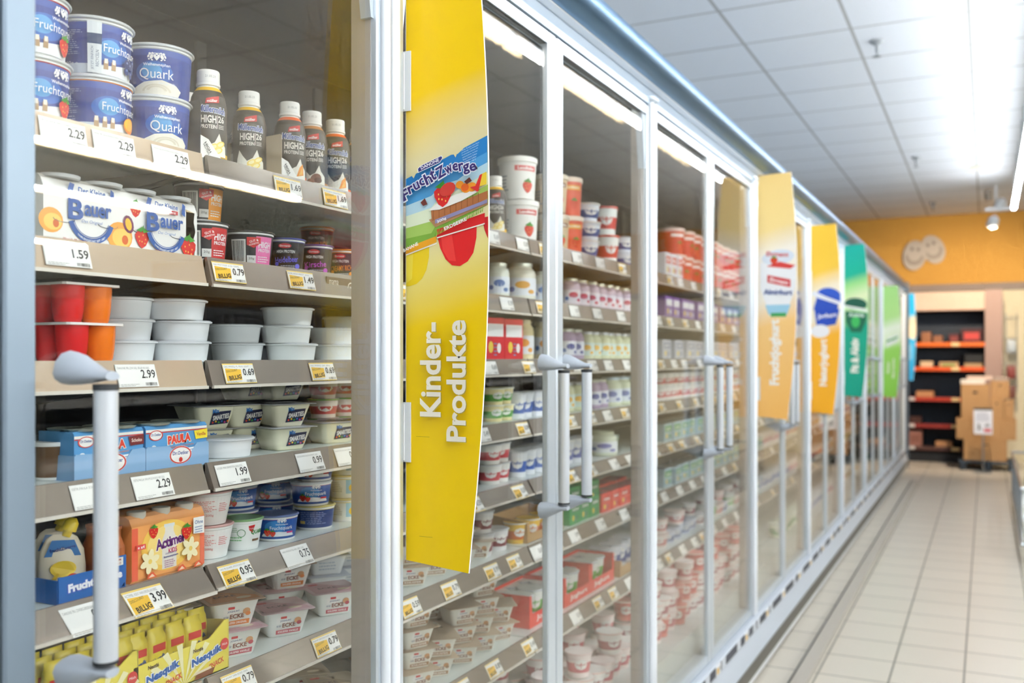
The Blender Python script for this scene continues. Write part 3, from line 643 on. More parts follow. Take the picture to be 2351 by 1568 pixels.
# ------------------------------------------------------------------ product kinds (origin at the base centre, front towards +X)
def foil(c='#e9edf0'): return M(c, .28, .2)
def K_pot(rt, rb, h, body, art=None, lid='#e8ecee', ring=None, n=26, lidup=.0015, flange=.0025, band=None, metal=False, step=.007):
    mb = MB(); z0, z1 = .004, h-.006
    prof = [(rb*.9, .0015), (rb*.97, 0), (rb, z0, M(band or body, .35)), ]
    if band: prof += [(rb+(rt-rb)*.16, h*.18, M(body, .3))]
    prof += [(rt*.975, z1, M(ring or '#f2f3f2', .35)), (rt, z1+.0015), (rt, h)]
    mb.lathe(prof, M('#eef0ef', .4), n)
    if art: A = Art(); art(A, h); A.put(mb, on_cone(rb, z0, rt*.975, z1), step)
    lb = MB(); r = rt+flange; lb.lathe([(r-.001, h-.001), (r, h+.0003), (r, h+.0012), (r-.003, h+.0012+lidup), (r-.006, h+.001+lidup*.4), (.3*r, h+.001+lidup*.3)], foil(lid), n)
    return [('pot', mb.data('pot'), [('lid', lb.data('lid'))])]
def pot2(*a, **k):      # wrapped so that the thing is an Empty with pot and lid as its parts
    q = K_pot(*a, **k); return [('pot', q[0][1], []), ('lid', q[0][2][0][1], [])]
def crest(A, x, y, s):
    w = '#f4f4f4'
    for i in (-1, 1):
        for dx, dy, rx, ry in ((.62,-.05,.20,.34),(.80,.32,.17,.17),(.98,.0,.12,.22),(.50,.38,.12,.14),(.92,-.38,.12,.10),(.55,-.48,.14,.10)): A.ell(x+i*s*dx, y+s*dy, s*rx, s*ry, w, 8, i*.4)
    A.poly([(x-s*.36,y+s*.42),(x+s*.36,y+s*.42),(x+s*.36,y-s*.1),(x,y-s*.58),(x-s*.36,y-s*.1)], w)
    for i in (-1, 0, 1):
        for j in (-1, 0, 1):
            if (i+j) % 2 == 0 and not (abs(i) and j < 0): A.poly([(x+i*s*.2-s*.1,y+s*(.08+j*.2)),(x+i*s*.2,y+s*(-.02+j*.2)),(x+i*s*.2+s*.1,y+s*(.08+j*.2)),(x+i*s*.2,y+s*(.18+j*.2))], '#27509c')
def quark500(word, sub, fruit, lid):
    def art(A, h):
        w = '#f6f7f8'
        A.rect(-.135, .0, .165, h-.02, '#163a92')
        A.ell(.0, h*.44, .030, h*.22, '#2a67bf', 20).ell(-.004, h*.47, .016, h*.15, '#58a2dc', 20)
        if word == 'Quark':
            A.poly([(-.036,.0),(.04,.0),(.046,.012),(.036,.020),(.012,.026),(-.016,.022),(-.036,.012)], '#ece6d8').arc(.004,.008,.012,.017,.1,PI-.1,'#d8cfbb',12,.5).arc(.004,.006,.02,.024,.1,PI-.1,'#d8cfbb',12,.55)
            crest(A, .004, h*.74, .0125); A.text('Weihenstephan', .004, h*.575, .040, .0062, w, .015, res=2); A.text('Quark', .004, h*.40, .052, .019, w, .0, res=3); A.text('fein gesüßt', .020, h*.235, .026, .0045, '#dfe6f0', shear=.2)
        else:
            A.rect(-.12, .0, .05, .014, '#cfd8e4').poly([(-.03,.0),(.05,.0),(.05,.024),(.02,.018),(-.03,.010)], '#e9ecef')
            for i in (-.026, -.014, -.002): A.rect(i, .008, i+.007, .021, '#b08f6a').rect(i+.001, .017, i+.006, .024, '#efe6da')
            crest(A, .026, h*.76, .0125); A.text('Weihenstephan', .026, h*.60, .036, .0058, w, .015); A.text('Fruchtquark', .020, h*.44, .070, .016, w, .0, res=3)
            A.berry(.034, .018, .015, fruit)
            A.lines(-.088, .026, -.042, h-.022, 13, '#8fa4cf', 7); A.text('500g e', -.060, .012, .022, .007, '#e6ebf4')
            if word == 'tab':
                A.rect(-.036, .0, -.018, h-.010, '#dfe5ea').rect(-.036, h*.5, -.018, h*.68, '#20406e'); A.text('JETZT EINFACH', -.0295, h*.25, .034, .004, '#5a6f8e', rot=PI/2); A.text('RECYCELN', -.0235, h*.25, .024, .004, '#5a6f8e', rot=PI/2)
            elif fruit == 'mango': A.lines(-.088, .012, -.05, .024, 3, '#8fa4cf', 9)
    return pot2(.0555, .0490, .085, '#234aa6', art, lid='#dfe3e6', ring=lid, lidup=.003, flange=.0035, n=34)
def bottle(col, word, fr):
    h = .165; mb = MB(); dk = M('#4a433d', .35)
    mb.lathe([(.024,0),(.029,.001),(.0315,.005,M(col,.4)),(.0322,.018,dk),(.0322,.05,dk),(.0312,.075,dk),(.0318,.10,dk),(.0285,.118,dk),(.0245,.127,M(col,.4)),(.0195,.134,M('#f3f3f0',.4)),(.0175,.137)], M('#f3f3f0', .4), 26)
    A = Art(); w = '#f4f1ea'
    A.poly([(-.012,.122-.020),(.012,.117-.012),(.012,.117),(-.010,.111)], '#d52b2b'); A.text('müller', .0, .1075, .018, .005, '#ffffff', .02, rot=.12)
    A.text('Müllermilch', .001, .0925, .050, .0135, '#e9edf4', .075, rot=-.06); A.text('Müllermilch', .001, .0925, .047, .0115, '#2e4a9a', .03, rot=-.06)
    A.text('HIGH', -.006, .0755, .026, .0135, w, .03); A.rect(.0085,.060,.0093,.083,w); A.text('26', .016, .0765, .012, .0115, w, .02); A.text('PROTEIN', -.006, .0625, .026, .0068, w, .02); A.lines(.011,.060,.022,.068,3,w,3)
    A.poly([(-.026,.012),(.026,.012),(.025,.030),(.016,.040),(.012,.052),(.004,.036),(-.006,.030),(-.014,.040),(-.020,.050),(-.024,.034)], '#f1ede2')
    if fr == 'banana': 
        for x, y in ((.002,.028),(.010,.022),(-.004,.018),(.014,.033)): A.ell(x, y, .009, .005, '#f5d765', 12, .5).ell(x, y, .006, .003, '#fbeeb4', 10, .5)
    elif fr == 'orange': A.poly([(.004,.016),(.020,.020),(.018,.042),(.010,.034)], '#f59a1e').poly([(.008,.018),(.017,.022),(.016,.034)], '#fbc15a')
    else: A.ell(.006,.026,.011,.009,'#7a4a33',12,.4).ell(.010,.022,.008,.006,'#5c3323',10).ell(-.004,.020,.007,.005,'#8d5a3e',10)
    A.text(word, .002, .0085, .046, .0065, '#4a3a22' if fr == 'banana' else '#ffffff', .01); A.lines(-.05,.05,-.034,.09,9,'#9a938a',4); A.bars(-.046,.022,-.034,.045,'#d8d4cc',5,9)
    A.put(mb, on_cone(.0319, 0, .0319, .1), .006)
    c = MB(); c.lathe([(.0185,.137),(.0205,.138),(.0205,.142),(.0190,.1425),(.0195,.144),(.0195,.1625),(.0185,.165)], M('#f5f3ef', .45), 24)
    A = Art(); A.text('21.05.23', 0, .153, .018, .004, '#9c9c9a'); A.put(c, on_cone(.0196, 0, .0196, .165), .005)
    return [('bottle', mb.data('bottle'), []), ('screw_cap', c.data('screw_cap'), [])]
def sleeve_pack(fr, word, W=.152):
    H, D = .096, .072; mb = MB(); w2 = W/2
    pr = [(-D/2,0),(D/2-.006,0),(D/2,.006),(D/2,H-.020),(D/2-.006,H-.006),(D/2-.014,H),(-D/2+.01,H),(-D/2,H-.01)]
    mb.prism(pr, 1, -w2, w2, M('#f1efec', .4))
    A = Art()
    if fr == 'peach': A.berry(-w2+.012, .030, .020, 'peach').berry(w2-.020, .020, .024, 'peach').ell(w2-.004,.040,.010,.014,'#7a2f5c',12,.3).ell(w2-.004,.040,.006,.010,'#f2c23a',10,.3)
    else: A.berry(-w2+.020, .066, .013).berry(-w2+.032, .022, .016).berry(w2-.022, .016, .019)
    b = '#1f55a4'
    A.arc(.004, .044, .0335, .0415, PI*1.10, PI*1.90, b, 18); A.arc(.004, .044, .0315, .0325, PI*1.10, PI*1.90, b, 18); A.poly([(-.040,.070),(-.032,.066),(-.026,.086),(-.034,.088)], b); A.poly([(.036,.070),(.044,.066),(.044,.084),(.038,.088)], b)
    A.text('FAMILIENGEFÜHRT SEIT 1887', .004, .0068, .048, .0042, '#eef2f8', .02, bend=.66)
    A.text('Der Kleine', .004, .079, .048, .0085, b, .02, res=2); A.rect(-.018, .0668, .028, .0728, '#c8313a'); A.text('Privatmolkerei', .005, .0698, .036, .0042, '#ffffff', .01)
    A.text('B', -.024, .050, .026, .030, b, .03, res=3); A.text('auer', .015, .051, .048, .0165, b, .03, res=3); A.text('Das Original', .004, .034, .036, .0058, '#4a72b4', shear=.25)
    A.text(word, -.026 if fr == 'peach' else -.01, .0045, .040 if fr == 'peach' else .018, .0055, '#b8452c', .01)
    A.put(mb, on_px(D/2))
    c = MB()
    for y in (-w2*.5, w2*.5):
        for x in (-.017, .017): c.lathe([(.030, H-.003), (.031, H+.0015), (.029, H+.002)], foil('#cfd3d6'), 18, x, y)
    s = MB()
    for y in (-w2*.56, w2*.45): s.tube([(D/2+.0002, y+.018*math.cos(t), .034+.005*math.sin(t)) for t in [PI+PI*i/10 for i in range(11)]], .0007, M('#a9adb0', .2, .8), 5)
    return [('sleeve', mb.data('sleeve'), []), ('cup_lids', c.data('cup_lids'), []), ('cup_rim', s.data('cup_rim'), [])]
def protein_pot(acc, word, lid, rt=.044, h=.062, style=0):
    def art(A, hh):
        w = '#efefef'
        if style == 0:
            A.rect(.004, .0, .040, hh-.012, acc); A.text('HIGH', .022, hh*.58, .027, .0115, w, .03); A.text('PROTEIN', .022, hh*.42, .027, .006, w, .02); A.lines(.008, .006, .034, .018, 3, w, 5)
            A.poly([(-.012,hh*.78),(.012,hh*.78),(.012,hh*.62),(.0,hh*.48),(-.012,hh*.56)], '#d3262c'); A.text('GUT &', 0, hh*.68, .016, .0042, w, .02, rot=.3); A.text('GÜNSTIG', 0, hh*.60, .018, .0036, w, .02, rot=.3)
            A.rect(-.040, .004, -.014, hh*.72, '#e6e6e2').bars(-.038, .006, -.016, hh*.68, '#303030', 6, 15); A.rect(-.012,.003,.004,.017,'#d8d8d6').text('20g', -.004, .011, .010, .005, '#303030')
        else:
            A.ell(-.004, hh*.73, .012, .0048, '#d2303a', 14).text('Ehrmann', -.004, hh*.73, .018, .0038, w, .02); A.text('HIGH PROTEIN', -.002, hh*.56, .034, .0058, w, .02)
            A.text(word, .0, hh*.32, .046, .0115, acc, .015, rot=.08); A.lines(-.012, .004, .018, .011, 2, '#c9c9d4', 3); A.ell(.022,.008,.006,.005,acc,10).ell(-.02,.012,.004,.004,acc,8)
    return pot2(rt, rt*.86, h, '#2d2f36', art, lid=lid, ring='#3a3c44' if style == 0 else lid, n=26)
def cup_tray():
    mb = MB(); mb.rbox(-.05, -.049, .0555, .05, .049, .0567, M('#f0e9e4', .3), .004)
    o = [('lid_sheet', mb.data('lid_sheet'), [])]
    for x in (-.024, .024):
        for y, c in ((-.0235, '#dd1f23'), (.0235, '#f47a10')):
            q = MB(); q.lathe([(.012,.0),(.0175,.001),(.0195,.006),(.0215,.02),(.0228,.04),(.0232,.0545),(.0235,.0555)], M(c, .25), 22, x, y); o.append(('cup', q.data('cup'), []))
    return o
def tub(c='#e8ebef', rx=.050, h=.0335):
    mb = MB(); mb.lathe([(.042,.001),(.0435,0),(.0445,.002),(.0485,h-.004),(.0485,h-.0038),(.0525,h-.003),(.053,h-.0005),(.0515,h)], M(c, .28), 30)
    l = MB(); l.lathe([(.0515,h+.0002),(.050,h+.0012),(.02,h+.0008)], foil('#dfe3e8'), 24)
    return [('tub', mb.data('tub'), []), ('lid', l.data('lid'), [])]
def square_cup(body, art, lid, lidart=None, h=.043, a=.043, b=.032, fl=.0505):
    mb = MB(); mb.loft([(b*.93, b*.93, .0, .008), (b, b, .003, .011), (a, a, h-.003, .012), (a, a, h, .012)], M(body, .35), 6)
    A = Art(); art(A, h); sl = (a-b)/h; A.put(mb, on_px(b+.0004, sl, 0, 0))
    l = MB(); l.loft([(fl, fl, h, .006), (fl+.0006, fl+.0006, h+.0006, .006), (fl, fl, h+.0012, .006)], foil(lid), 4)
    if lidart: A = Art(); lidart(A); A.put(l, lambda u, v, off: (-v, u, h+.0012+off))
    return [('cup', mb.data('cup'), []), ('lid', l.data('lid'), [])]
def smart_art(A, h):
    A.poly([(-.012,.008),(.026,.010),(.030,.034),(-.008,.032)], '#262a4c'); A.text('Mix', -.002, .034, .014, .008, '#2f7fd0', .04, rot=.1); A.text('SMARTIES', .010, .0225, .034, .0095, '#f4f2ee', .04, rot=.12)
    for i, c in enumerate(('#e8452c','#f2c42a','#3fa84a','#3a7fd8','#d84a9a','#f28a1e')): A.ell(-.006+i*.0062, .0125+.0018*(i % 2), .0022, .002, c, 8)
def smart_lid(A): A.ell(0,0,.03,.02,'#3d4560',16); A.text('SMARTIES', 0, 0, .05, .012, '#d8d8e0', .03)
def ecke_art(band, word):
    def art(A, h):
        A.rect(-.022, .026, .004, .038, '#f6f4f2') ; A.rect(-.014,.036,-.002,.0405,'#d2303a'); A.text('JOGHURT', -.004, .0315, .022, .0042, '#4a5a90', .02); A.text('ECKE', .003, .0225, .026, .0085, '#8a4a3a', .03); A.text('mit der', -.017, .0225, .009, .005, '#5a6a90', .01)
        A.poly([(-.022,.006),(.026,.006),(.027,.015),(-.022,.014)], band); A.text(word, .002, .0103, .040, .0042, '#ffffff', .02); A.ell(.020,.030,.007,.006,'#d8a070',10).ell(.023,.025,.005,.004,band,8)
    return art
def ecke_lid(c):
    def f(A): A.poly([(-.045,-.045),(.045,-.045),(.045,-.02),(-.02,.045),(-.045,.045)], c); A.text('ECKE', -.008, -.006, .04, .014, '#6c5a5c', .02); A.text('JOGHURT', -.014, .012, .03, .006, '#6c6f8c', .01); A.rect(-.038,.024,-.018,.034,'#c8404a').ell(.02,-.028,.014,.008,'#e2d3bc',12)
    return f
def pudding_box(mask, W=.130):
    """blue printed carton of four puddings in a lighter blue tray"""
    H, D = .070, .075; mb = MB(); w2 = W/2; sky = M('#5d9fd6', .4)
    mb.prism([(-D/2,0),(D/2,0),(D/2,H-.004),(D/2-.004,H),(-D/2,H)], 1, -w2, w2, sky)
    A = Art(); A.rect(-w2, H-.010, w2, H-.006, '#f3efe8').rect(-w2, H-.012, w2, H-.0105, '#d8402c'); A.text('PAULA', .004, H*.66, .052, .0165, '#f6f4ee', .11, rot=.06, res=2); A.text('PAULA', .004, H*.66, .049, .0140, '#e4432e', .055, rot=.06, res=2)
    A.text('Pudding Vanillegeschmack mit Schoko-Flecken' if mask else 'Schoko-Pudding mit Vanillegeschmack', .0, H*.485, .070, .0036, '#e07a2a', .01, rot=.05)
    A.ell(-w2+.020, H*.78, .0145, .0082, '#f4f2f0', 16).arc(-w2+.020, H*.78, .0120, .0142, 0, 2*PI, '#d8382e', 20, .58).text('Dr.Oetker', -w2+.020, H*.80, .020, .0042, '#27509c', .01)
    A.poly([(-w2,.012),(w2,.012),(w2,.018),(.03,.026),(.0,.020),(-.03,.024),(-w2,.016)], '#59a83e'); A.ell(-.05,.036,.005,.0035,'#f2f4f6',10).rect(-.046,.022,-.038,.028,'#d87a2e')
    A.poly([(w2-.030,H-.013),(w2,H-.011),(w2,H-.026),(w2-.026,H-.027)], '#f4dc3a' if mask else '#7c2a2c').text('Vanille' if mask else 'Schoko', w2-.014, H-.019, .020, .0055, '#b5402c' if mask else '#f4e2d8', .02); A.poly([(w2-.046,.030),(w2-.008,.032),(w2-.008,.018),(w2-.044,.017)], '#f3f4f2').lines(w2-.042, .019, w2-.012, .030, 3, '#6a8ab8', 4)
    A.put(mb, on_px(D/2))
    o = [('carton', mb.data('carton'), [])]
    c = MB()
    for y in (-w2*.5, w2*.5):
        for x in (-.017, .017): c.lathe([(.025, H), (.028, H+.003), (.026, H+.0035)], foil('#b7bcae'), 18, x, y)
    o.append(('pot_lids', c.data('pot_lids'), []))
    t = MB(); D2 = D+.004; x1 = D/2+.003
    pts = [(-w2,-.001),(w2,-.001),(w2,.038),(w2*.62,.037),(w2*.45,.024),(-w2*.1,.024),(-w2*.3,.036),(-w2,.038)]
    t.prism(pts, 0, D/2+.0015, x1, M('#8db4dc', .45)); t.box(-D/2, -w2-.002, -.001, x1, -w2, .036, M('#8db4dc', .45)); t.box(-D/2, w2, -.001, x1, w2+.002, .036, M('#8db4dc', .45))
    A = Art(); A.ell(.004, .020, .024, .0145, '#f4f2f0', 22).arc(.004, .020, .0205, .0235, 0, 2*PI, '#d8382e', 24, .60); A.text('Dr.Oetker', .004, .0235, .034, .0062, '#24479a', .02); A.ell(.004,.0125,.004,.0042,'#d8382e',10); A.put(t, on_px(x1))
    o.append(('tray', t.data('tray'), [])); return o
def drink_pack():
    H, D, W = .103, .075, .152; w2 = W/2; mb = MB()
    mb.prism([(-D/2,0),(D/2-.004,0),(D/2,.005),(D/2,H-.016),(D/2-.006,H-.004),(D/2-.016,H),(-D/2,H)], 1, -w2, w2, M('#f4a862', .4))
    A = Art(); A.rect(-w2,.004,-w2+.012,H-.018,'#ee6a4c').rect(w2-.010,.004,w2,H-.018,'#ee7a5c').ell(-.004,H*.48,.054,.040,'#f9c95c',26).ell(-.004,H*.48,.042,.032,'#fbdc86',24)
    A.poly([(-.016,.012),(.014,.012),(.014,.058),(.008,.070),(.008,.078),(-.010,.078),(-.010,.070),(-.016,.058)], '#ece6dc').rect(-.012,.078,.010,.083,'#e0e4e6')
    A.text('Actimel', .0, H*.53, .062, .020, '#f6efe2', .10, rot=.10, res=2); A.text('Actimel', .0, H*.53, .059, .0175, '#6a2a7a', .035, rot=.10, res=3); A.text('KIDS', .006, H*.385, .018, .0075, '#d23a6a', .02, rot=.05)
    A.text('Unterstütze dein', .002, .036, .024, .0032, '#8a86b8', rot=.03); A.text('Immunsystem', .002, .0305, .030, .0048, '#5a5a96', .02, rot=.03); A.lines(-.012, .014, .014, .027, 4, '#b07a9a', 6)
    A.berry(-.034, H*.72, .0105).berry(.034, H*.62, .0125)
    for cx, cy in ((-.044,.030),(.040,.036)):
        for i in range(6): a = i*PI/3+.3; A.ell(cx+.010*math.cos(a), cy+.010*math.sin(a), .010, .0055, '#f8ecc0', 10, a)
        A.ell(cx, cy, .004, .004, '#f2cf6a', 8)
    A.poly([(w2-.030,H-.018),(w2-.006,H-.018),(w2-.006,H-.046),(w2-.030,H-.044)], '#f6f5f2').text('Ohne', w2-.018, H-.026, .018, .0062, '#3a5a9a', .01).lines(w2-.027, H-.043, w2-.009, H-.031, 3, '#8a9ac0', 3)
    A.rect(-w2+.004,.052,-w2+.022,.060,'#e64a4a').text('e x4', -w2+.013, .056, .013, .005, '#ffffff', .02)
    for x in (-.052,.010,.046): A.poly([(x,.004),(x+.020,.005),(x+.012,.014),(x+.003,.011)], '#e8623a').poly([(x+.003,.0055),(x+.016,.006),(x+.010,.011)], '#f6d0b4')
    A.put(mb, on_px(D/2)); o = [('carton', mb.data('carton'), [])]
    for y in (-.05,-.0,.05):
        c = MB(); c.lathe([(.014,H-.012),(.0145,H+.004),(.0135,H+.005)], foil('#d8d6cc'), 16, D/2-.019, y); o.append(('bottle_lid', c.data('bottle_lid'), []))
    for x in (-.018,.018):
        c = MB(); c.lathe([(.017,0),(.0185,.003),(.0185,.060),(.013,.076),(.013,.086),(.0145,.088),(.0145,.092)], M('#b5683e', .35), 16, x, -w2-.020); o.append(('bottle', c.data('bottle'), []))
    return o
def pouch():
    mb = MB(); rows = []
    for z, hx, hy in ((0,.022,.036),(.008,.021,.037),(.04,.016,.037),(.07,.011,.034),(.092,.005,.024),(.099,.002,.014)):
        rows.append([(hx*math.cos(2*PI*j/18), hy*math.sin(2*PI*j/18), z) for j in range(18)])
    mb.grid(rows, M('#e8ddc8', .3), close=True)
    A = Art(); A.poly([(-.028,.062),(.028,.060),(.018,.088),(-.016,.090)], '#3a7cc0'); A.text('fruchtZwerge', 0, .074, .040, .008, '#24408c', .03, rot=.15); A.ell(.0,.040,.020,.014,'#f4d040',16).ell(.014,.022,.010,.009,'#e04030',14).poly([(-.026,.014),(-.010,.034),(-.006,.032),(-.018,.010)], '#f2c838')
    A.put(mb, lambda u, v, off: (.0225-.00018*0 - v*.135*(1 if v < .07 else 1.12) + off*3 - u*u*6, u, v))
    c = MB(); c.lathe([(.0075,0),(.0075,.010),(.012,.0102),(.013,.020),(.010,.030),(.004,.034)], M('#f2d31c', .35), 18); me = c.data('spout_cap')
    o = [('pouch', mb.data('pouch'), [])]
    c = MB(); c.tube([(0,.006,.094),(0,.010,.104)], .0075, M('#f2d31c', .35), 14); c.tube([(0,.010,.104),(0,.015,.118),(0,.017,.126)], [.0125,.0115,.006], M('#f2d31c', .35), 16)
    return o + [('spout_cap', c.data('spout_cap'), [])]
def snack_bar(seed=0):
    mb = MB(); rows = []
    for z, hx, hy in ((0,.001,.017),(.006,.006,.0165),(.03,.008,.017),(.07,.008,.017),(.086,.006,.0165),(.092,.001,.017),(.099,.0006,.0175)):
        rows.append([(hx*sx_, hy*sy_, z) for sx_, sy_ in ((1,-1),(1,-.3),(1,.3),(1,1),(-1,1),(-1,.3),(-1,-.3),(-1,-1))])
    mb.grid(rows, M('#f2dc3c', .3), close=True, smooth=True)
    A = Art(); A.rect(-.014,.062,.014,.074,'#d8312c'); A.text('Nesquik', 0, .050, .028, .010, '#1f55a4', .04, rot=.2); A.rect(-.012,.012,.012,.034,'#7a4a2c'); A.put(mb, on_px(.0083)); return [('snack_bar', mb.data('snack_bar'), [])]
def snack_tray(W=.2, word=True):
    D, H = .11, .072; w2 = W/2; mb = MB(); y_ = M('#f1e05a', .4)
    mb.box(-D/2,-w2,0,D/2,w2,.002,y_); mb.box(-D/2,-w2,0,-D/2+.002,w2,H,y_)
    mb.prism([(-w2,0),(w2,0),(w2,H+.012),(w2-.010,H+.012),(w2-.045,H*.86),(-w2,H*.80)], 0, D/2-.002, D/2, y_)
    for s in (-1, 1): mb.prism([(-D/2,0),(D/2,0),(D/2,H*.8 if s < 0 else H+.012),(-D/2,H)], 1, s*w2-.001, s*w2+.001, M('#efe27a', .4))
    A = Art()
    for i in range(6): a = -.9+i*.36; A.poly([(0,.0),(.09*math.sin(a),.0+.07*math.cos(a)),(.09*math.sin(a+.14),.0+.07*math.cos(a+.14))], '#f8f2c0')
    for cx in ((-.045, .05) if W > .15 else (.0,)):
        A.text('Nestlé', cx-.02, H*.70, .022, .0062, '#5a4a3c', .03); A.text('Nesquik', cx, H*.48, .074, .020, '#f6f8fa', .12, rot=.16, shear=.15); A.text('Nesquik', cx, H*.48, .070, .0165, '#1f62b4', .05, rot=.16, shear=.15); A.text('SNACK', cx+.022, H*.24, .034, .0095, '#d8402c', .02, rot=.16)
        A.poly([(cx-.03,.002),(cx+.012,.002),(cx+.018,.012),(cx-.024,.010)], '#8a5030').poly([(cx-.03,.010),(cx+.01,.012),(cx+.008,.016),(cx-.026,.014)], '#f0dcc0')
    A.ell(w2-.012, H*.62, .010, .010, '#d83a3a', 14).text('Milch', w2-.012, H*.62, .012, .004, '#ffffff')
    A.put(mb, on_px(D/2)); return [('snack_tray', mb.data('snack_tray'), [])]
def cardboard_tray(W, D, H, c, front=.25, side=.9, txt=None, tc='#ffffff'):
    mb = MB(); w2 = W/2; m = M(c, .6)
    mb.box(-D/2,-w2,0,D/2,w2,.0015,m); mb.box(-D/2,-w2,0,-D/2+.0015,w2,H,m)
    mb.prism([(-w2,0),(w2,0),(w2,H*side),(w2-.012,H*side),(w2-.02,H*front),(-w2+.02,H*front),(-w2+.012,H*side),(-w2,H*side)], 0, D/2-.0015, D/2, m)
    for s in (-1, 1): mb.prism([(-D/2,0),(D/2,0),(D/2,H*side),(-D/2,H)], 1, s*w2-.0008, s*w2+.0008, m)
    if txt: A = Art(); A.text(txt, 0, H*front*.5, W*.6, H*front*.5, tc, .02); A.put(mb, on_px(D/2))
    return [('tray', mb.data('tray'), [])]
def jar(rt, h, body, lab, lid, acc, n=20):
    mb = MB(); r = rt
    mb.lathe([(r*.86,0),(r*.96,.002),(r,.008),(r,h*.70),(r*.93,h*.80),(r*.74,h*.88),(r*.74,h*.91)], M(body, .18, 0, .7), n)
    A = Art(); A.rect(-r*1.3, h*.14, r*1.3, h*.60, lab); A.ell(0, h*.42, r*.5, h*.10, acc, 14); A.ell(r*.6, h*.24, r*.26, h*.06, acc, 10).ell(-r*.7, h*.3, r*.2, h*.07, '#5a7ab8', 10); A.put(mb, on_cone(r, 0, r, h), .01)
    l = MB(); l.lathe([(r*.78,h*.90),(r*.80,h*.905),(r*.80,h*.99),(r*.76,h)], M(lid, .3, .4), n)
    return [('jar', mb.data('jar'), []), ('lid', l.data('lid'), [])]
def bucket(r, h, body, lid, acc, word=''):
    mb = MB(); mb.lathe([(r*.84,0),(r*.87,.002),(r*.97,h*.88),(r*.97,h*.92)], M(body, .35), 24)
    A = Art(); A.rect(-r*.3, h*.66, r*.9, h*.78, acc); 
    if word: A.text(word, r*.3, h*.72, r*.9, h*.07, '#ffffff', .03)
    A.lines(-r*1.2, h*.2, -r*.6, h*.6, 5, '#8a8f96', 4); A.berry(r*.4, h*.30, r*.34); A.put(mb, on_cone(r*.87, 0, r*.97, h*.88), .012)
    l = MB(); l.lathe([(r,h*.87),(r*1.03,h*.875),(r*1.03,h*.985),(r*.98,h),(r*.9,h*.985)], M(lid, .35), 24); return [('bucket', mb.data('bucket'), []), ('lid', l.data('lid'), [])]
def far_cup(rt, h, body, lid, acc, n=12, tall=False):
    """a pot of the further doors: body, label band and lid in one mesh"""
    mb = MB(); rb = rt*.8
    mb.lathe([(rb,0),(rb*1.03,h*.2,M(acc,.4)),(rt*.94,h*.62,M(body,.4)),(rt*.98,h*.93,M(lid,.3)),(rt*1.06,h*.935,M(lid,.3)),(rt*1.06,h)], M(body, .4), n)
    A = Art(); A.ell(0, h*.55, rt*.5, h*.22, '#f4f4f2', 8); A.text('Joghurt', 0, h*.55, rt*.8, h*.13, acc, .03, res=1); A.put(mb, on_cone(rb, 0, rt*1.0, h), .02); return [('pot', mb.data('pot'), [])]
def carton(W, D, H, c, acc, top=None, word='Joghurt'):
    mb = MB(); mb.rbox(-D/2, -W/2, 0, D/2, W/2, H, M(c, .45), .003)
    A = Art(); A.rect(-W*.42, H*.55, W*.42, H*.85, acc); A.text(word, 0, H*.7, W*.6, H*.18, '#f6f6f4', .03, res=1); A.ell(-W*.2, H*.3, W*.12, H*.14, '#f2d24a', 10).ell(W*.2, H*.28, W*.1, H*.12, acc, 10).lines(-W*.05, H*.1, W*.1, H*.45, 4, '#7a8ab0'); A.put(mb, on_px(D/2))
    A = Art(); A.rect(-W*.45, -D*.4, W*.45, D*.4, top or acc); A.put(mb, lambda u, v, off: (v, u, H+off)); return [('carton', mb.data('carton'), [])]
# ------------------------------------------------------------------ placing things by shelf
def at_px(px, X): return (-X, yat(px, X))
def put(name, K, label, cat, px, X, s, dz=0, turn=0, group=None, face=None):
    x, y = at_px(px, X); rz = (-math.atan2(y, X) + math.radians(turn)) if face is None else math.radians(face)
    return place(name, K, label, cat, (x, y, (ZS[s] if s < 8 else .38) + .0006 + dz), rz, group)
# --- top shelf, first door
GQ = 'large quark pots on the top shelf'
q_s = kind('qs', quark500, 'Fruchtquark', '', 'strawberry', '#c8202a'); q_b = kind('qb', quark500, 'tab', '', 'blueberry', '#cfd5da'); q_m = kind('qm', quark500, 'Fruchtquark', '', 'mango', '#f08a24'); q_q = kind('qq', quark500, 'Quark', '', None, '#d8dde2')
put('quark_pot', q_s, 'blue and red strawberry quark pot, lower of the stack cut by the left door frame', 'quark pot', 66, 1.238, 1, 0, 22, GQ)
put('quark_pot', q_s, 'blue and red strawberry quark pot, upper of the stack cut by the left door frame', 'quark pot', 62, 1.236, 1, .0885, 26, GQ)
put('quark_pot', q_m, 'large blue quark pot with a cut mango, under the blueberry pot', 'quark pot', 217, 1.238, 1, 0, 28, GQ)
put('quark_pot', q_b, 'large blue quark pot with blueberries and a white side strip, on the mango pot', 'quark pot', 217, 1.24, 1, .0885, 30, GQ)
put('quark_pot', q_q, 'plain blue Quark pot, lower of the stack beside the bottles', 'quark pot', 357, 1.24, 1, 0, 16, GQ)
put('quark_pot', q_q, 'plain blue Quark pot, upper of the stack beside the bottles', 'quark pot', 362, 1.25, 1, .0885, -6, GQ)
b_b = kind('bb', bottle, '#f2bf1c', 'Bananen-Geschmack', 'banana'); b_o = kind('bo', bottle, '#f26a2a', 'Orange-Geschmack', 'orange'); b_c = kind('bc', bottle, '#c98a4a', 'Kaffee-Geschmack', 'coffee')
GB = 'milk drink bottles on the top shelf'
put('milk_bottle', b_b, 'dark banana milk bottle standing in the black cardboard case', 'bottle', 478, 1.222, 1, 0, 12, GB)
put('milk_bottle', b_b, 'dark banana milk bottle, second from the left, standing free', 'bottle', 572, 1.25, 1, 0, 4, GB)
put('milk_bottle', b_o, 'dark milk bottle with orange ring beside the beige cardboard flap', 'bottle', 665, 1.23, 1, 0, 16, GB)
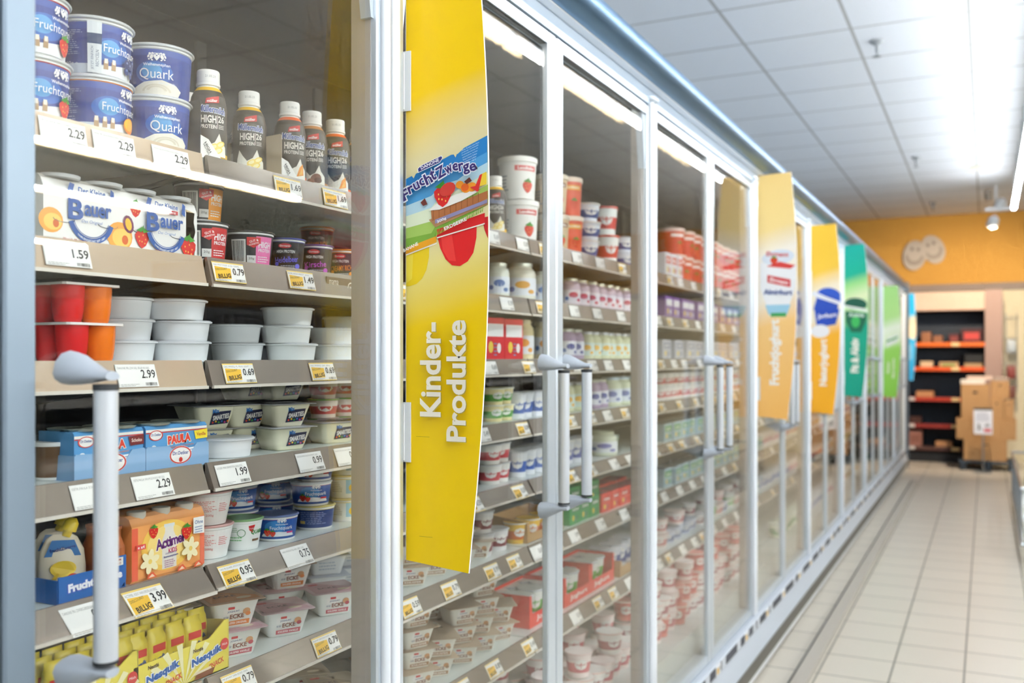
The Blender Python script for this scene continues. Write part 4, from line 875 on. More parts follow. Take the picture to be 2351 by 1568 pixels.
put('milk_bottle', b_c, 'dark coffee milk bottle with brown ring, fourth from the left', 'bottle', 716, 1.236, 1, 0, 4, GB)
put('milk_bottle', b_o, 'dark milk bottle with orange ring, beside the right door frame', 'bottle', 770, 1.235, 1, 0, 6, GB)
put('milk_bottle', b_c, 'milk bottle half hidden by the door frame at the right end', 'bottle', 824, 1.235, 1, 0, 6, GB)
put('milk_bottle', b_c, 'milk bottle at the back with only its beige cap showing beside the black case', 'bottle', 432, 1.36, 1, 0, 0, GB)
def case(px0, c, c2, X0, X1, H, name, lab, txt):
    y = yat(px0, X0); mb = MB(); m = M(c, .6)
    mb.prism([(-X1, 0), (-X0, 0), (-X0, H*.97), (-X0-.004, H), (-X1, H*.93)], 1, 0, .0015, m); mb.box(-X1, 0, 0, -X0, .075, .0012, m)
    mb.prism([(0,0),(.062,0),(.050,.006),(.018,.036),(.0,.040)], 0, -X0, -X0+.0012, M(c2, .5)); A = Art(); A.text('HIGH', .016, .022, .020, .006, '#3a3a3a', .03, rot=-.9); A.text('PROTEIN', .012, .018, .020, .0035, '#3a3a3a', .02, rot=-.9); A.put(mb, on_px(-X0+.0012))
    single(name, mb, lab, 'cardboard tray', (0, y, ZS[1]+.0006))
case(460, '#3b3a39', '#f1efeb', 1.187, 1.36, .100, 'display_case', 'black cardboard display tray around the first milk bottle', 1)
case(646, '#b9a88e', '#f1efeb', 1.187, 1.33, .085, 'display_case', 'beige cardboard display tray around the third milk bottle', 1)
# --- second shelf, first door
s_p = kind('sp', sleeve_pack, 'peach', 'Pfirsich-Maracuja'); s_e = kind('se', sleeve_pack, 'berry', 'Erdbeere', .150)
put('yoghurt_multipack', s_p, 'white four-cup yoghurt pack with peaches at the left edge', 'multipack', 165, 1.222, 2, 0, 0, 'white multipacks on the second shelf', face=0)
put('yoghurt_multipack', s_e, 'white four-cup yoghurt pack with strawberries, right of the peach pack', 'multipack', 336, 1.224, 2, 0, 0, 'white multipacks on the second shelf', face=0)
mb = MB(); mb.prism([(0,0),(.018,0),(.020,.02),(.016,.03),(.021,.045),(.017,.06),(.019,.076),(0,.08)], 0, -1.19, -1.188, M('#cdb894', .7)); mb.box(-1.27, 0, 0, -1.188, .0012, .078, M('#cdb894', .7)); single('cardboard_flap', mb, 'torn cardboard edge beside the strawberry multipack', 'cardboard', (0, yat(425, 1.19), ZS[2]+.0006))
GP = 'dark protein pots on the second shelf'
p_r = kind('pr', protein_pot, '#c9282e', '', '#3a3d42', .042, .066); p_o = kind('po', protein_pot, '#f09a1e', '', '#3a3d42', .042, .066); p_p = kind('pp', protein_pot, '#ef7ab4', '', '#33353a', .0455, .064)
p_h = kind('ph', protein_pot, '#6a6ae0', 'Heidelbeer', '#4a55a8', .037, .064, 1); p_k = kind('pk', protein_pot, '#c04ac0', 'Kirsche', '#6e4a96', .037, .062, 1); p_c = kind('pc', protein_pot, '#f0902a', 'CREAMY RICH', '#e8912a', .037, .062, 1)
put('protein_pot', p_r, 'black protein pot with red panel, under the orange one', 'dessert pot', 467, 1.225, 2, 0, 14, GP)
put('protein_pot', p_o, 'black protein pot with orange panel, stacked on the red one', 'dessert pot', 457, 1.235, 2, .0685, 18, GP)
put('protein_pot', p_p, 'wide black protein pot with pink panel', 'dessert pot', 571, 1.232, 2, 0, 12, GP)
put('protein_pot', p_r, 'black protein pot standing behind, between red and pink pots', 'dessert pot', 530, 1.33, 2, 0, -10, GP)
put('protein_pot', p_h, 'black protein pot with blue rim and blueberry lettering', 'dessert pot', 656, 1.236, 2, 0, 4, GP)
put('protein_pot', p_k, 'black protein pot with purple rim and cherry lettering', 'dessert pot', 722, 1.242, 2, 0, 4, GP)
put('protein_pot', p_c, 'black protein pot with orange rim, cut by the door frame', 'dessert pot', 784, 1.245, 2, 0, 0, GP)
put('protein_pot', p_c, 'black and orange protein pot, upper one at the back right', 'dessert pot', 728, 1.36, 2, .063, 0, GP)
put('protein_pot', p_c, 'black and orange protein pot, lower one at the back right', 'dessert pot', 728, 1.36, 2, 0, 0, GP)
put('protein_pot', p_k, 'purple-rimmed black pot at the back behind the blueberry one', 'dessert pot', 668, 1.36, 2, 0, 0, GP)
# --- third shelf, first door
ct = kind('ct', cup_tray)
for i, nm in enumerate(('lower', 'upper')): put('fruit_cup_pack', ct, '%s pack of glossy red and orange cups under a white foil' % nm, 'cup pack', 172-i*9, 1.223, 3, .0575*i, 0, 'red and orange cup packs', face=-2)
tb = kind('tb', tub); tb2 = kind('tb2', tub, '#f4f6f4')
GT = 'plain oval tubs on the third shelf'
LV = {2: ('bottom', 'top'), 3: ('bottom', 'middle', 'top'), 1: ('single',)}
for px, X, n, K, wd in ((413, 1.235, 3, tb, 'second stack from the orange cups'), (283, 1.27, 3, tb, 'stack right beside the orange cups'), (542, 1.29, 2, tb, 'dim two-high stack in the middle'), (664, 1.236, 3, tb2, 'bright three-high stack on the right'), (765, 1.26, 2, tb2, 'two-high stack against the right door frame'), (470, 1.40, 2, tb, 'stack behind the joint of the rails')):
    for i in range(n): put('plastic_tub', K, '%s white tub of the %s' % (LV[n][i], wd), 'tub', px + R.uniform(-5, 5) - 4*i, X + R.uniform(-.004, .004), 3, .0348*i, R.uniform(-40, 40), GT)
put('plastic_tub', tb2, 'white tub at the back above the right two-high stack', 'tub', 790, 1.40, 3, .0348*2, 0, GT)
# --- fourth shelf, first door
pb1 = kind('pb1', pudding_box, 0, .126); pb2 = kind('pb2', pudding_box, 1, .130)
put('pudding_pack', pb1, 'light blue pudding carton with brown flavour corner, behind the door handle', 'pudding pack', 212, 1.213, 4, 0, 0, 'light blue pudding cartons', face=0)
put('pudding_pack', pb2, 'light blue pudding carton with yellow flavour corner, right of the handle', 'pudding pack', 368, 1.213, 4, 0, 0, 'light blue pudding cartons', face=0)
for i, px in enumerate((118, 155)):
    c = kind('cc', lambda: K_pot(.027, .022, .055, '#6b5038', None, '#8a8f6a', n=18)); put('pudding_pot', [c[0]], '%s brown pudding pot left of the blue cartons' % ('front', 'rear')[i], 'pudding pot', px, 1.23+.06*i, 4, 0, 0, 'brown pudding pots')
put('plastic_tub', kind('tb3', lambda: [(n_, m_, s_) for n_, m_, s_ in tub('#f0f1f4')]), 'single wide white oval tub at the front of the fourth shelf', 'tub', 516, 1.235, 4, 0, 10, None)
bpy.context.scene.objects[-1] if False else None
sc_ = kind('sq', square_cup, '#f0edd2', smart_art, '#c9cad2', smart_lid)
GS = 'square cream yoghurts with dark printed patch'
for px, X, dz, wd in ((647, 1.232, 0, 'front lower one in the middle'), (645, 1.240, .0445, 'second level in the middle'), (757, 1.24, 0, 'front one near the right door frame'), (548, 1.30, .0445, 'behind the white tub, second level'), (560, 1.31, 0, 'behind the white tub, lower level'), (640, 1.35, .089, 'topmost one at the back'), (470, 1.32, .0445, 'leftmost one behind the blue carton'), (800, 1.24, 0, 'cut by the right door frame'), (560, 1.41, .089, 'at the back under the rail joint')):
    put('square_yoghurt_cup', sc_, 'square cream yoghurt with dark patch, %s' % wd, 'yoghurt cup', px, X, 4, dz, 32, GS)
put('square_yoghurt_cup', sc_, 'square cream yoghurt at the base of the leftmost stack behind the tub', 'yoghurt cup', 466, 1.33, 4, 0, 30, GS)
fc = kind('fcg', far_cup, .034, .042, '#efe6e2', '#5aa83c', '#d85a66', 20)
for i, (px, X, dz) in enumerate(((742,1.34,0),(790,1.34,0),(742,1.34,.043),(790,1.34,.043),(742,1.345,.086),(790,1.345,.086))): put('fruit_yoghurt_pot', fc, '%s %s pink and green pot in the back right corner' % (('bottom','middle','top')[i//2], ('left','right')[i % 2]), 'yoghurt pot', px, X, 4, dz, 10, 'pink and green pots at the back of the fourth shelf')
# --- fifth shelf, first door
put('drink_multipack', kind('dp', drink_pack), 'orange drink multipack with purple lettering and a white Ohne corner', 'multipack', 350, 1.213, 5, 0, 0, None, face=0)
for i, (px, X) in enumerate(((142, 1.235), (126, 1.285))): put('fruit_pouch', kind('pch', pouch), '%s fruit pouch with yellow spout cap in the blue tray' % ('front', 'rear')[i], 'pouch', px, X, 5, .003, 8, 'pouches in the blue tray').scale = (.84, .9, .84)
def blue_tray():
    mb = MB(); m = M('#2a66b0', .5); W = .118; w2 = W/2; D = .12; mb.box(-D/2,-w2,0,D/2,w2,.002,m); mb.prism([(-w2,0),(w2-.012,0),(w2,.012),(w2,.050),(w2-.03,.050),(w2-.045,.038),(-w2,.038)], 0, D/2, D/2+.002, m)
    for s in (-1, 1): mb.box(-D/2, s*w2-.001, 0, D/2, s*w2+.001, .034, m)
    A = Art(); A.text('FruchtZwerge', .004, .020, .098, .018, '#5a6ac8', .13, res=2, rot=.04); A.text('FruchtZwerge', .004, .020, .095, .0155, '#eef0fa', .06, res=2, rot=.04); A.rect(w2-.036,.036,w2-.006,.048,'#f0ece6').text('CALCIUM', w2-.021, .0447, .022, .0038, '#b03a40', .02).text('VITAMIN D', w2-.021, .0393, .022, .0038, '#b03a40', .02); A.put(mb, on_px(D/2+.002)); return [('tray', mb.data('tray'), [])]
put('display_tray', kind('bt', blue_tray), 'blue cardboard tray with white lettering at the lower left', 'cardboard tray', 148, 1.232, 5, 0, 0, None, face=0)
def art_pink(A, h): A.rect(-.06, .014, .06, h-.010, '#f1efee'); A.lines(-.030, .020, .012, h-.016, 7, '#e58a86', 5); A.lines(.016, .020, .034, h-.02, 5, '#e07a78', 8); A.text('200g', .0, .013, .014, .005, '#d87a78'); A.rect(-.05,.016,-.036,h-.02,'#c43440')
pk = kind('pk2', lambda: pot2(.042, .032, .056, '#f3f2f0', art_pink, lid='#e7b9b4', n=26))
pg = kind('pg', lambda: pot2(.0365, .029, .054, '#f4f5f3', lambda A, h: (A.poly([(.006,h*.75),(.018,h*.78),(.014,h*.5),(.007,h*.62)], '#d3262c'), A.text('QUARK', .026, h*.52, .030, .009, '#2f8a3c', .03), A.text('GUT & GÜNSTIG', .012, h*.66, .012, .003, '#ffffff'), A.arc(-.006, h*.52, .006, .0075, 0, 2*PI, '#8aa88a', 14), A.lines(-.030, .014, -.004, .024, 2, '#7ab87a'), A.lines(-.026, .03, -.012, .040, 3, '#9ab89a'), A.rect(.014,.012,.030,.016,'#8a6a4a')), lid='#9cc88e', n=26))
put('fruit_quark_pot', pk, 'white pot with pink print, upper of the stack beside the orange multipack', 'quark pot', 476, 1.228, 5, .0585, 6, 'white pots with pink print')
put('fruit_quark_pot', pk, 'white pot with pink print, lower of the stack beside the orange multipack', 'quark pot', 478, 1.228, 5, 0, 2, 'white pots with pink print')
put('fruit_quark_pot', pk, 'white pot with pink print standing at the back, half hidden', 'quark pot', 412, 1.36, 5, .03, 2, 'white pots with pink print')
put('quark_pot', pg, 'white and green quark pot in front of the blue ones', 'quark pot', 556, 1.224, 5, 0, 8)
def art_fq(c, fr='strawberry', bk='#1f56a8'):
    def f(A, h):
        A.rect(-.055, .008, .055, h-.008, bk); A.ell(-.006,h*.5,.020,h*.26,'#3a8ad0',16); A.poly([(-.034,.0045),(.034,.0045),(.030,.011),(.0,.014),(-.030,.010)], '#eceff2'); crest(A, .006, h*.76, .0075); A.text('Weihenstephan', .006, h*.60, .022, .003, '#f0f2f4', .02); A.text('Fruchtquark', .006, h*.44, .042, .0092, '#f4f6f8', .01); A.berry(-.020, .013, .0075).berry(-.010, .011, .006); A.rect(.014,h*.24,.026,h*.31,c)
    return f
f_r = kind('f_r', lambda: pot2(.041, .036, .046, '#27549f', art_fq('#d8303a'), lid='#dfe4ea', ring='#e0442c', n=28)); f_m = kind('f_m', lambda: pot2(.041, .036, .046, '#27549f', art_fq('#c83a7a'), lid='#7f8fc0', ring='#d23a72', n=28)); f_n = kind('f_n', lambda: pot2(.041, .036, .046, '#2c4a86', lambda A, h: (A.lines(-.03,.008,.03,h-.012,7,'#8a9ac8',4), A.rect(-.032,.008,-.020,.014,'#e0c060')), lid='#e2d48a', ring='#e2d48a', n=28))
GF = 'small blue quark pots on the fifth shelf'
put('quark_pot', f_m, 'small blue quark pot with pink rim, alone at the front', 'quark pot', 634, 1.232, 5, 0, 6, GF)
put('quark_pot', f_n, 'small dark blue pot seen from its back, bottom of the stack of three', 'quark pot', 722, 1.24, 5, 0, 0, GF)
put('quark_pot', f_r, 'small blue strawberry quark pot, middle of the stack of three', 'quark pot', 714, 1.245, 5, .0485, 6, GF)
put('quark_pot', f_r, 'small blue strawberry quark pot, top of the stack of three', 'quark pot', 720, 1.246, 5, .097, 6, GF)
put('quark_pot', f_r, 'small blue quark pot on the second level behind the pink-rimmed one', 'quark pot', 626, 1.34, 5, .0485, 0, GF)
put('quark_pot', f_m, 'small blue quark pot under the second level behind the pink-rimmed one', 'quark pot', 628, 1.34, 5, 0, 0, GF)
put('quark_pot', f_r, 'small blue quark pot on the second level behind the white and green pot', 'quark pot', 542, 1.34, 5, .0485, 10, GF)
put('quark_pot', f_m, 'small blue quark pot low behind the white and green pot', 'quark pot', 545, 1.34, 5, 0, 10, GF)
yw = kind('yw', lambda: pot2(.036, .031, .046, '#eef0ea', lambda A, h: (A.rect(.002,.006,.04,h-.01,'#9ccbe0'), A.ell(.018,h*.4,.010,.009,'#f2c640',12), A.lines(-.032,.010,-.004,h-.014,6,'#a8aaa4',3)), lid='#e8d9a4', ring='#ecd67a', n=24))
for i in range(3): put('yoghurt_pot', yw, '%s of the white and yellow pots against the right door frame' % ('bottom', 'middle', 'top')[i], 'yoghurt pot', 792, 1.24+.004*i, 5, .0485*i, 0, 'white and yellow pots on the fifth shelf')
# --- sixth shelf, first door
e_o = kind('eo', square_cup, '#eff1ee', ecke_art('#e8893c', 'KNUSPER ORIGINAL'), '#d7b49a', ecke_lid('#d89a6c'), .050, .045, .034, .053); e_p = kind('ep', square_cup, '#eff1ee', ecke_art('#c4485c', 'KNUSPER VANILLE'), '#d9bcc4', ecke_lid('#cfa2ae'), .050, .045, .034, .053); e_c = kind('ec', square_cup, '#eceadd', ecke_art('#b07a52', 'KIRSCHE'), '#b8ab98', ecke_lid('#a8967e'), .050, .045, .034, .053)
GE = 'corner yoghurt cups with printed lids, sixth shelf'
for px, X, dz, K, t_, wd in ((527, 1.235, 0, e_p, 22, 'with pink band, lower front one beside the yellow snack box'), (522, 1.240, .0515, e_o, 20, 'with orange band, on top of the front left one'), (643, 1.240, 0, e_p, 20, 'with pink band, middle one at the front'), (757, 1.245, 0, e_p, 20, 'with pink band, beside the right door frame'),
        (366, 1.30, .0515, e_c, 28, 'with brown lid and cherries, upper one behind the handle'), (395, 1.31, 0, e_c, 28, 'with brown lid, lower one behind the handle'), (655, 1.34, .0515, e_o, 18, 'with orange band, second level at the back'), (640, 1.345, 0, e_p, 18, 'with pink band, lower level at the back'), (500, 1.35, .0515, e_p, 15, 'second level behind the orange-banded front one'), (490, 1.36, 0, e_c, 15, 'lower level behind the orange-banded front one'), (480, 1.40, .103, e_o, 15, 'topmost one at the back below the rail joint'), (590, 1.42, .103, e_o, 15, 'topmost orange-banded one at the back')):
    put('corner_yoghurt_cup', K, 'corner yoghurt %s' % wd, 'yoghurt cup', px, X, 6, dz, t_, GE)
wt = kind('wt', square_cup, '#e9edf2', lambda A, h: A.lines(-.02,.012,.02,.034,3,'#b8c4d4'), '#c8d2e4', None, .044, .043, .034, .050)
for i, (px, X, dz) in enumerate(((744,1.36,0),(744,1.36,.046),(744,1.36,.092),(808,1.36,0),(808,1.36,.046))): put('square_tub', wt, '%s square white tub at the back right of the sixth shelf' % ('lowest left', 'middle left', 'topmost left', 'lower right', 'upper right')[i], 'tub', px, X, 6, dz, 12, 'square white tubs on the sixth shelf')
put('snack_display', kind('st1', snack_tray, .205), 'yellow snack display box with blue lettering, right one', 'display box', 366, 1.232, 6, 0, 0, 'yellow snack display boxes', face=0)
put('snack_display', kind('st2', snack_tray, .15), 'yellow snack display box with blue lettering, left one by the door frame', 'display box', 165, 1.232, 6, 0, 0, 'yellow snack display boxes', face=0)
sb = kind('sb', snack_bar); yb_ = yat(366, 1.232); ya_ = yat(165, 1.232); nb = 0
for bx, cnt, nm in ((yb_, 5, 'right'), (ya_, 4, 'left')):
    for r_ in range(3):
        for i in range(cnt):
            if nm == 'right' and i == cnt-1 and r_ == 0: continue
            nb += 1; place('snack_bar', sb, '%s yellow snack bar from the left in the %s row of the %s box' % (ORD[i+1], ('front', 'middle', 'back')[r_], nm), 'snack bar', (-1.196-.028*r_, bx-.082*(1 if nm == 'right' else .7)+i*.039, ZS[6]+.005), math.radians(R.uniform(-8, 8)), 'yellow snack bars in their boxes')
# --- lowest shelf, first door
for i, (px, X, dz) in enumerate(((640,1.25,0),(760,1.25,0),(760,1.25,.0515),(520,1.25,0),(690,1.36,.0515),(690,1.36,0))): put('corner_yoghurt_cup', e_c, 'brown-lidded corner yoghurt on the lowest shelf, %s' % ('third from the left', 'at the right, lower', 'at the right, upper', 'leftmost', 'at the back, upper', 'at the back, lower')[i], 'yoghurt cup', px, X, 7, dz, 15, 'corner yoghurts on the lowest shelf')
# ------------------------------------------------------------------ second full door: hand-placed goods
bk_a = kind('bka', bucket, .058, .125, '#f1efec', '#f4f2ee', '#d84a4a', 'Landliebe'); bk_o = kind('bko', bucket, .050, .125, '#e8593a', '#f3ddcb', '#f2b43a', 'Joghurt'); bk_b = kind('bkb', bucket, .056, .12, '#dcc4a2', '#e8dcc8', '#8a5a3a', 'Vanille')
for px, X, K, wd in ((1192, 1.245, bk_a, 'white yoghurt bucket with red apple print'), (1268, 1.255, bk_b, 'beige yoghurt bucket beside the first narrow door frame')):
    for i in (0, 1): put('yoghurt_bucket', K, '%s, %s of two stacked' % (wd, ('lower', 'upper')[i]), 'bucket', px-4*i, X, 1, .126*i, 10, 'yoghurt buckets on the top shelf')
put('milk_bottle', b_b, 'dark bottle half hidden behind the yellow banner edge', 'bottle', 1137, 1.22, 1, 0, 4)
jw = kind('jw', jar, .047, .112, '#e9e8da', '#e4e9f2', '#c9cfc4', '#d8a04a'); js = kind('js', jar, .034, .10, '#e6ece2', '#dfe7f2', '#cfd4c8', '#4a7ab8'); jt = kind('jt', jar, .036, .118, '#efdfae', '#eef0f4', '#e6dcb8', '#e8a03a')
put('yoghurt_jar', js, 'slim white glass jar right beside the yellow banner, second shelf', 'jar', 1142, 1.235, 2, 0, 10, 'glass yoghurt jars'); put('yoghurt_jar', jw, 'wide white glass jar in the middle of the second door, second shelf', 'jar', 1194, 1.24, 2, 0, 10, 'glass yoghurt jars'); put('yoghurt_jar', js, 'white glass jar cut by the narrow door frame, second shelf', 'jar', 1243, 1.24, 2, 0, 10, 'glass yoghurt jars')
rc = kind('rc', lambda: carton(.095, .07, .115, '#d8222c', '#f4f0ee', '#c81f2a', 'Danone'))
for i, px in enumerate((1112, 1157)): put('yoghurt_carton', rc, '%s red carton with white oval beside the yellow banner' % ('left', 'right')[i], 'carton', px, 1.225, 3, 0, 0, 'red cartons on the third shelf', face=-8)
put('yoghurt_jar', jt, 'cream glass jar standing right of the red cartons', 'jar', 1198, 1.235, 3, 0, 10, 'glass yoghurt jars'); put('yoghurt_jar', jt, 'cream glass jar beside the narrow door frame, third shelf', 'jar', 1247, 1.26, 3, 0, 10, 'glass yoghurt jars')
# rows of goods placed along the shelf: returns nothing, names every piece by its place
DN = {0: 'second', 1: 'third', 2: 'fourth', 3: 'fifth', 4: 'sixth', 5: 'seventh', 6: 'eighth'}
def row(name, K, what, cat, s, ya, yb, pitch, X=1.235, stack=1, sh=.05, where='', turn=20, depth=1, dp=.09, jit=.006):
    y = ya; i = 0
    while y < yb:
        i += 1
        for d in range(depth):
            n = stack if isinstance(stack, int) else stack[(i+d) % len(stack)]
            for l in range(n):
                lv = '' if n == 1 and d == 0 else (' %s level' % ('bottom', 'second', 'third', 'fourth')[l] if d == 0 else ' rear %s level' % ('bottom', 'second', 'third', 'fourth')[l])
                lb = '%s nearest %s, %s%s' % (ORD[i], what, where, lv)
                x = X+dp*d+R.uniform(-jit, jit); rz = -math.atan2(y, x)+math.radians(turn+R.uniform(-14, 14))
                place(name, R.choice(K) if isinstance(K, tuple) else K, lb, cat, (-x, y+R.uniform(-jit, jit), (ZS[s] if s < 8 else .38)+.0006+sh*l), rz if turn is not None and cat not in ('carton',) else math.radians(R.uniform(-3, 3)), '%s, %s' % (what, where))
        y += pitch
Yd = [Y0+.75*i for i in range(18)]     # joints between doors
def yr(px, X=1.235): return yat(px, X)
fcA = kind('fA', far_cup, .034, .046, '#f2e6b0', '#e8ece4', '#58a83e'); fcB = kind('fB', far_cup, .034, .075, '#eceff4', '#d9dde2', '#4a6ab8'); fcC = kind('fC', far_cup, .036, .055, '#f3f2ee', '#dfe2e6', '#d8565e'); fcD = kind('fD', far_cup, .036, .06, '#e8e8ea', '#c9ced4', '#8a3040'); fcG = kind('fG', far_cup, .042, .085, '#eef2ee', '#c9d0d6', '#63b83a'); fcBl = kind('fBl', far_cup, .040, .05, '#c9d2e6', '#e6e9ee', '#24458f'); fcP = kind('fP', far_cup, .042, .075, '#f3e4e2', '#ead0ce', '#c85a66'); fcP2 = kind('fP2', far_cup, .044, .07, '#f0ecea', '#e8c4bc', '#a84a5a'); fcP3 = kind('fP3', far_cup, .044, .075, '#dc6a5e', '#f0e2d8', '#c83a34'); fcPl = kind('fPl', far_cup, .048, .06, '#f1e3df', '#e3c3bf', '#d87a78'); fcGr = kind('fGr', far_cup, .036, .045, '#a8c4b4', '#5f7f8a', '#3f8f4a')
fcO = kind('fO', far_cup, .036, .06, '#f0c23a', '#e2e4e2', '#e0762e')
jP = kind('jP', jar, .033, .095, '#dcc6d6', '#f0e8ee', '#d8d8c4', '#c83a5a', 14); jP2 = kind('jP2', jar, .033, .10, '#b9a2c4', '#e8eaf4', '#d0d4c8', '#3a4a9a', 14); jY = kind('jY', jar, .031, .095, '#e8ecc8', '#dff0ea', '#cfd4dc', '#f0b83a', 14); jC = kind('jC', jar, .030, .09, '#eadfce', '#f3e6e2', '#d4d8cc', '#e07a4a', 14); jBg = kind('jBg', jar, .042, .105, '#e6eed2', '#dfe8f4', '#c9dfee', '#6a7ab8', 14)
gb = kind('gb', lambda: carton(.085, .07, .07, '#1fa053', '#17864a', '#2aa85c', 'Actimel')); rb = kind('rb', lambda: carton(.085, .07, .065, '#e0443c', '#c8322e', '#7a3a4a', 'Actimel')); pbx = kind('pbx', lambda: carton(.10, .07, .09, '#7a4aa0', '#f0eef4', '#8a5ab0', 'Joghurt')); wbx = kind('wbx', lambda: carton(.07, .07, .10, '#e9eef6', '#d8303a', '#7fa8d8', 'Milch')); gpk = kind('gpk', lambda: carton(.10, .08, .075, '#a9c6d0', '#3a9a3c', '#31464e', 'Activia')); gbx = kind('gbx', lambda: carton(.13, .07, .08, '#c9ccd6', '#8a90a8', '#9aa0b0', 'Joghurt'))
eW = kind('eW', square_cup, '#efeee6', ecke_art('#b08a66', 'KNUSPER'), '#c9b49a', None, .048, .043, .032, .052)
w2, w3 = 'behind the second door', 'behind the third door'
yA, yB = yr(1085), yr(1262)
row('yoghurt_pot', fcA, 'small yellow-green yoghurt pot', 'yoghurt pot', 4, yr(1128), yr(1170), .075, stack=2, sh=.047, where='fourth shelf '+w2)
row('yoghurt_pot', fcB, 'tall white and blue yoghurt pot', 'yoghurt pot', 4, yr(1180), yB, .075, where='fourth shelf '+w2)
row('yoghurt_pot', fcC, 'white and red yoghurt pot', 'yoghurt pot', 5, yr(1118), yr(1170), .078, stack=2, sh=.056, where='fifth shelf '+w2)
row('yoghurt_pot', fcB, 'tall pale yoghurt pot', 'yoghurt pot', 5, yr(1185), yB, .075, where='fifth shelf '+w2)
row('dessert_pot', fcD, 'white and dark red dessert pot', 'dessert pot', 6, yr(1105), yr(1160), .085, where='sixth shelf '+w2, stack=(1, 2), sh=.061)
put('display_tray', kind('bt6', cardboard_tray, .26, .12, .075, '#b9935f', .35, .8), 'brown cardboard tray of small pots on the sixth shelf, second door', 'cardboard tray', 1212, 1.245, 6, 0, 0, None, face=0)
row('yoghurt_pot', fcO, 'yellow and orange pot', 'yoghurt pot', 6, yr(1180), yr(1245), .08, X=1.225, where='in the brown cardboard tray')
row('square_yoghurt_cup', eW, 'square white yoghurt cup', 'yoghurt cup', 6, yr(935), yr(1100), .112, X=1.235, where='sixth shelf under the yellow banner', stack=(1, 2), sh=.05)
row('square_yoghurt_cup', eW, 'square white yoghurt cup', 'yoghurt cup', 7, yr(950), yr(1185), .112, X=1.24, where='lowest shelf under the yellow banner', stack=(3, 4, 2), sh=.05, depth=2, dp=.11)
def red_tray(y, W, lab): return place('display_tray', kind('rt%.2f' % W, cardboard_tray, W, .14, .095, '#e23a2c', .42, 1.0, 'Joghurt'), lab, 'cardboard tray', (-1.262, y, ZS[7]+.0006), 0, 'red display trays on the lowest shelf')
for i, px in enumerate((1222, 1298, 1352)): red_tray(yr(px, 1.24), .24, '%s nearest red cardboard tray on the lowest shelf' % ORD[i+1])
row('yoghurt_pot', fcG, 'white and green yoghurt pot', 'yoghurt pot', 7, yr(1205), yr(1385), .088, X=1.255, where='in the red trays', depth=2, dp=.085)
put('display_tray', kind('bt7', cardboard_tray, .3, .14, .06, '#b9935f', .6, 1.0), 'brown cardboard tray beyond the red trays, lowest shelf', 'cardboard tray', 1415, 1.25, 7, 0, 0, None, face=0)
row('yoghurt_pot', kind('fBt', far_cup, .04, .10, '#dfe3ee', '#aab4c0', '#2f4a94'), 'tall blue and white pot', 'yoghurt pot', 7, yr(1393), yr(1462), .088, X=1.26, where='in the brown tray behind the third door')
# third door
put('yoghurt_bucket', bk_o, 'orange yoghurt bucket beside the narrow frame, lower of two', 'bucket', 1304, 1.235, 1, 0, 10, 'orange yoghurt buckets'); put('yoghurt_bucket', bk_o, 'orange yoghurt bucket beside the narrow frame, upper of two', 'bucket', 1302, 1.237, 1, .126, 6, 'orange yoghurt buckets')
row('quark_pot', kind('f5', far_cup, .048, .062, '#e4e9f2', '#e9e2da', '#2a4a94', 16), 'blue and white quark pot', 'quark pot', 1, yr(1345), yr(1375), .2, stack=3, sh=.064, where='top shelf '+w3)
row('quark_pot', kind('f6', far_cup, .044, .10, '#eef2f0', '#d8504a', '#d8403c', 16), 'tall white and red pot', 'yoghurt pot', 1, yr(1386), yr(1398), .2, X=1.23, stack=2, sh=.102, where='top shelf '+w3)
row('quark_pot', kind('f5b', far_cup, .046, .058, '#dfe5f0', '#c9d0e0', '#24458f', 16), 'low blue pot', 'quark pot', 1, yr(1432), yr(1470), .13, X=1.24, stack=2, sh=.06, where='far end of top shelf, third door')
row('yoghurt_jar', jP, 'pink fruit jar', 'jar', 2, yr(1310), yr(1462), .085, where='second shelf '+w3, depth=2)
row('yoghurt_jar', jP2, 'purple jar', 'jar', 3, yr(1300), yr(1335), .08, where='third shelf '+w3)
row('yoghurt_jar', jY, 'pale yellow jar', 'jar', 3, yr(1345), yr(1462), .072, where='third shelf '+w3, depth=2)
row('yoghurt_jar', jY, 'pale green jar', 'jar', 4, yr(1300), yr(1330), .08, where='fourth shelf '+w3)
row('yoghurt_jar', jP2, 'purple jar', 'jar', 4, yr(1358), yr(1385), .08, where='fourth shelf '+w3)
row('yoghurt_jar', jBg, 'wide cream jar', 'jar', 4, yr(1405), yr(1465), .10, where='fourth shelf '+w3)
row('yoghurt_pot', kind('f7', far_cup, .036, .08, '#e9edf4', '#f2f4f5', '#5a6ab0', 14), 'white pot with blue print', 'yoghurt pot', 5, yr(1296), yr(1340), .08, where='fifth shelf '+w3)
put('yoghurt_jar', kind('jR', jar, .055, .085, '#e6ecd6', '#eef2f6', '#e4ead0', '#7a7ac0'), 'single round squat white jar on the fifth shelf, third door', 'jar', 1382, 1.235, 5, 0, 10)
row('yoghurt_pot', fcGr, 'green pot', 'yoghurt pot', 5, yr(1405), yr(1465), .078, X=1.33, where='fifth shelf '+w3)
row('yoghurt_carton', gb, 'green drink carton', 'carton', 6, yr(1290), yr(1350), .088, X=1.22, where='sixth shelf '+w3, stack=(1, 2), sh=.05)
row('yoghurt_carton', rb, 'red drink carton', 'carton', 6, yr(1362), yr(1465), .088, X=1.22, where='sixth shelf '+w3, depth=2)
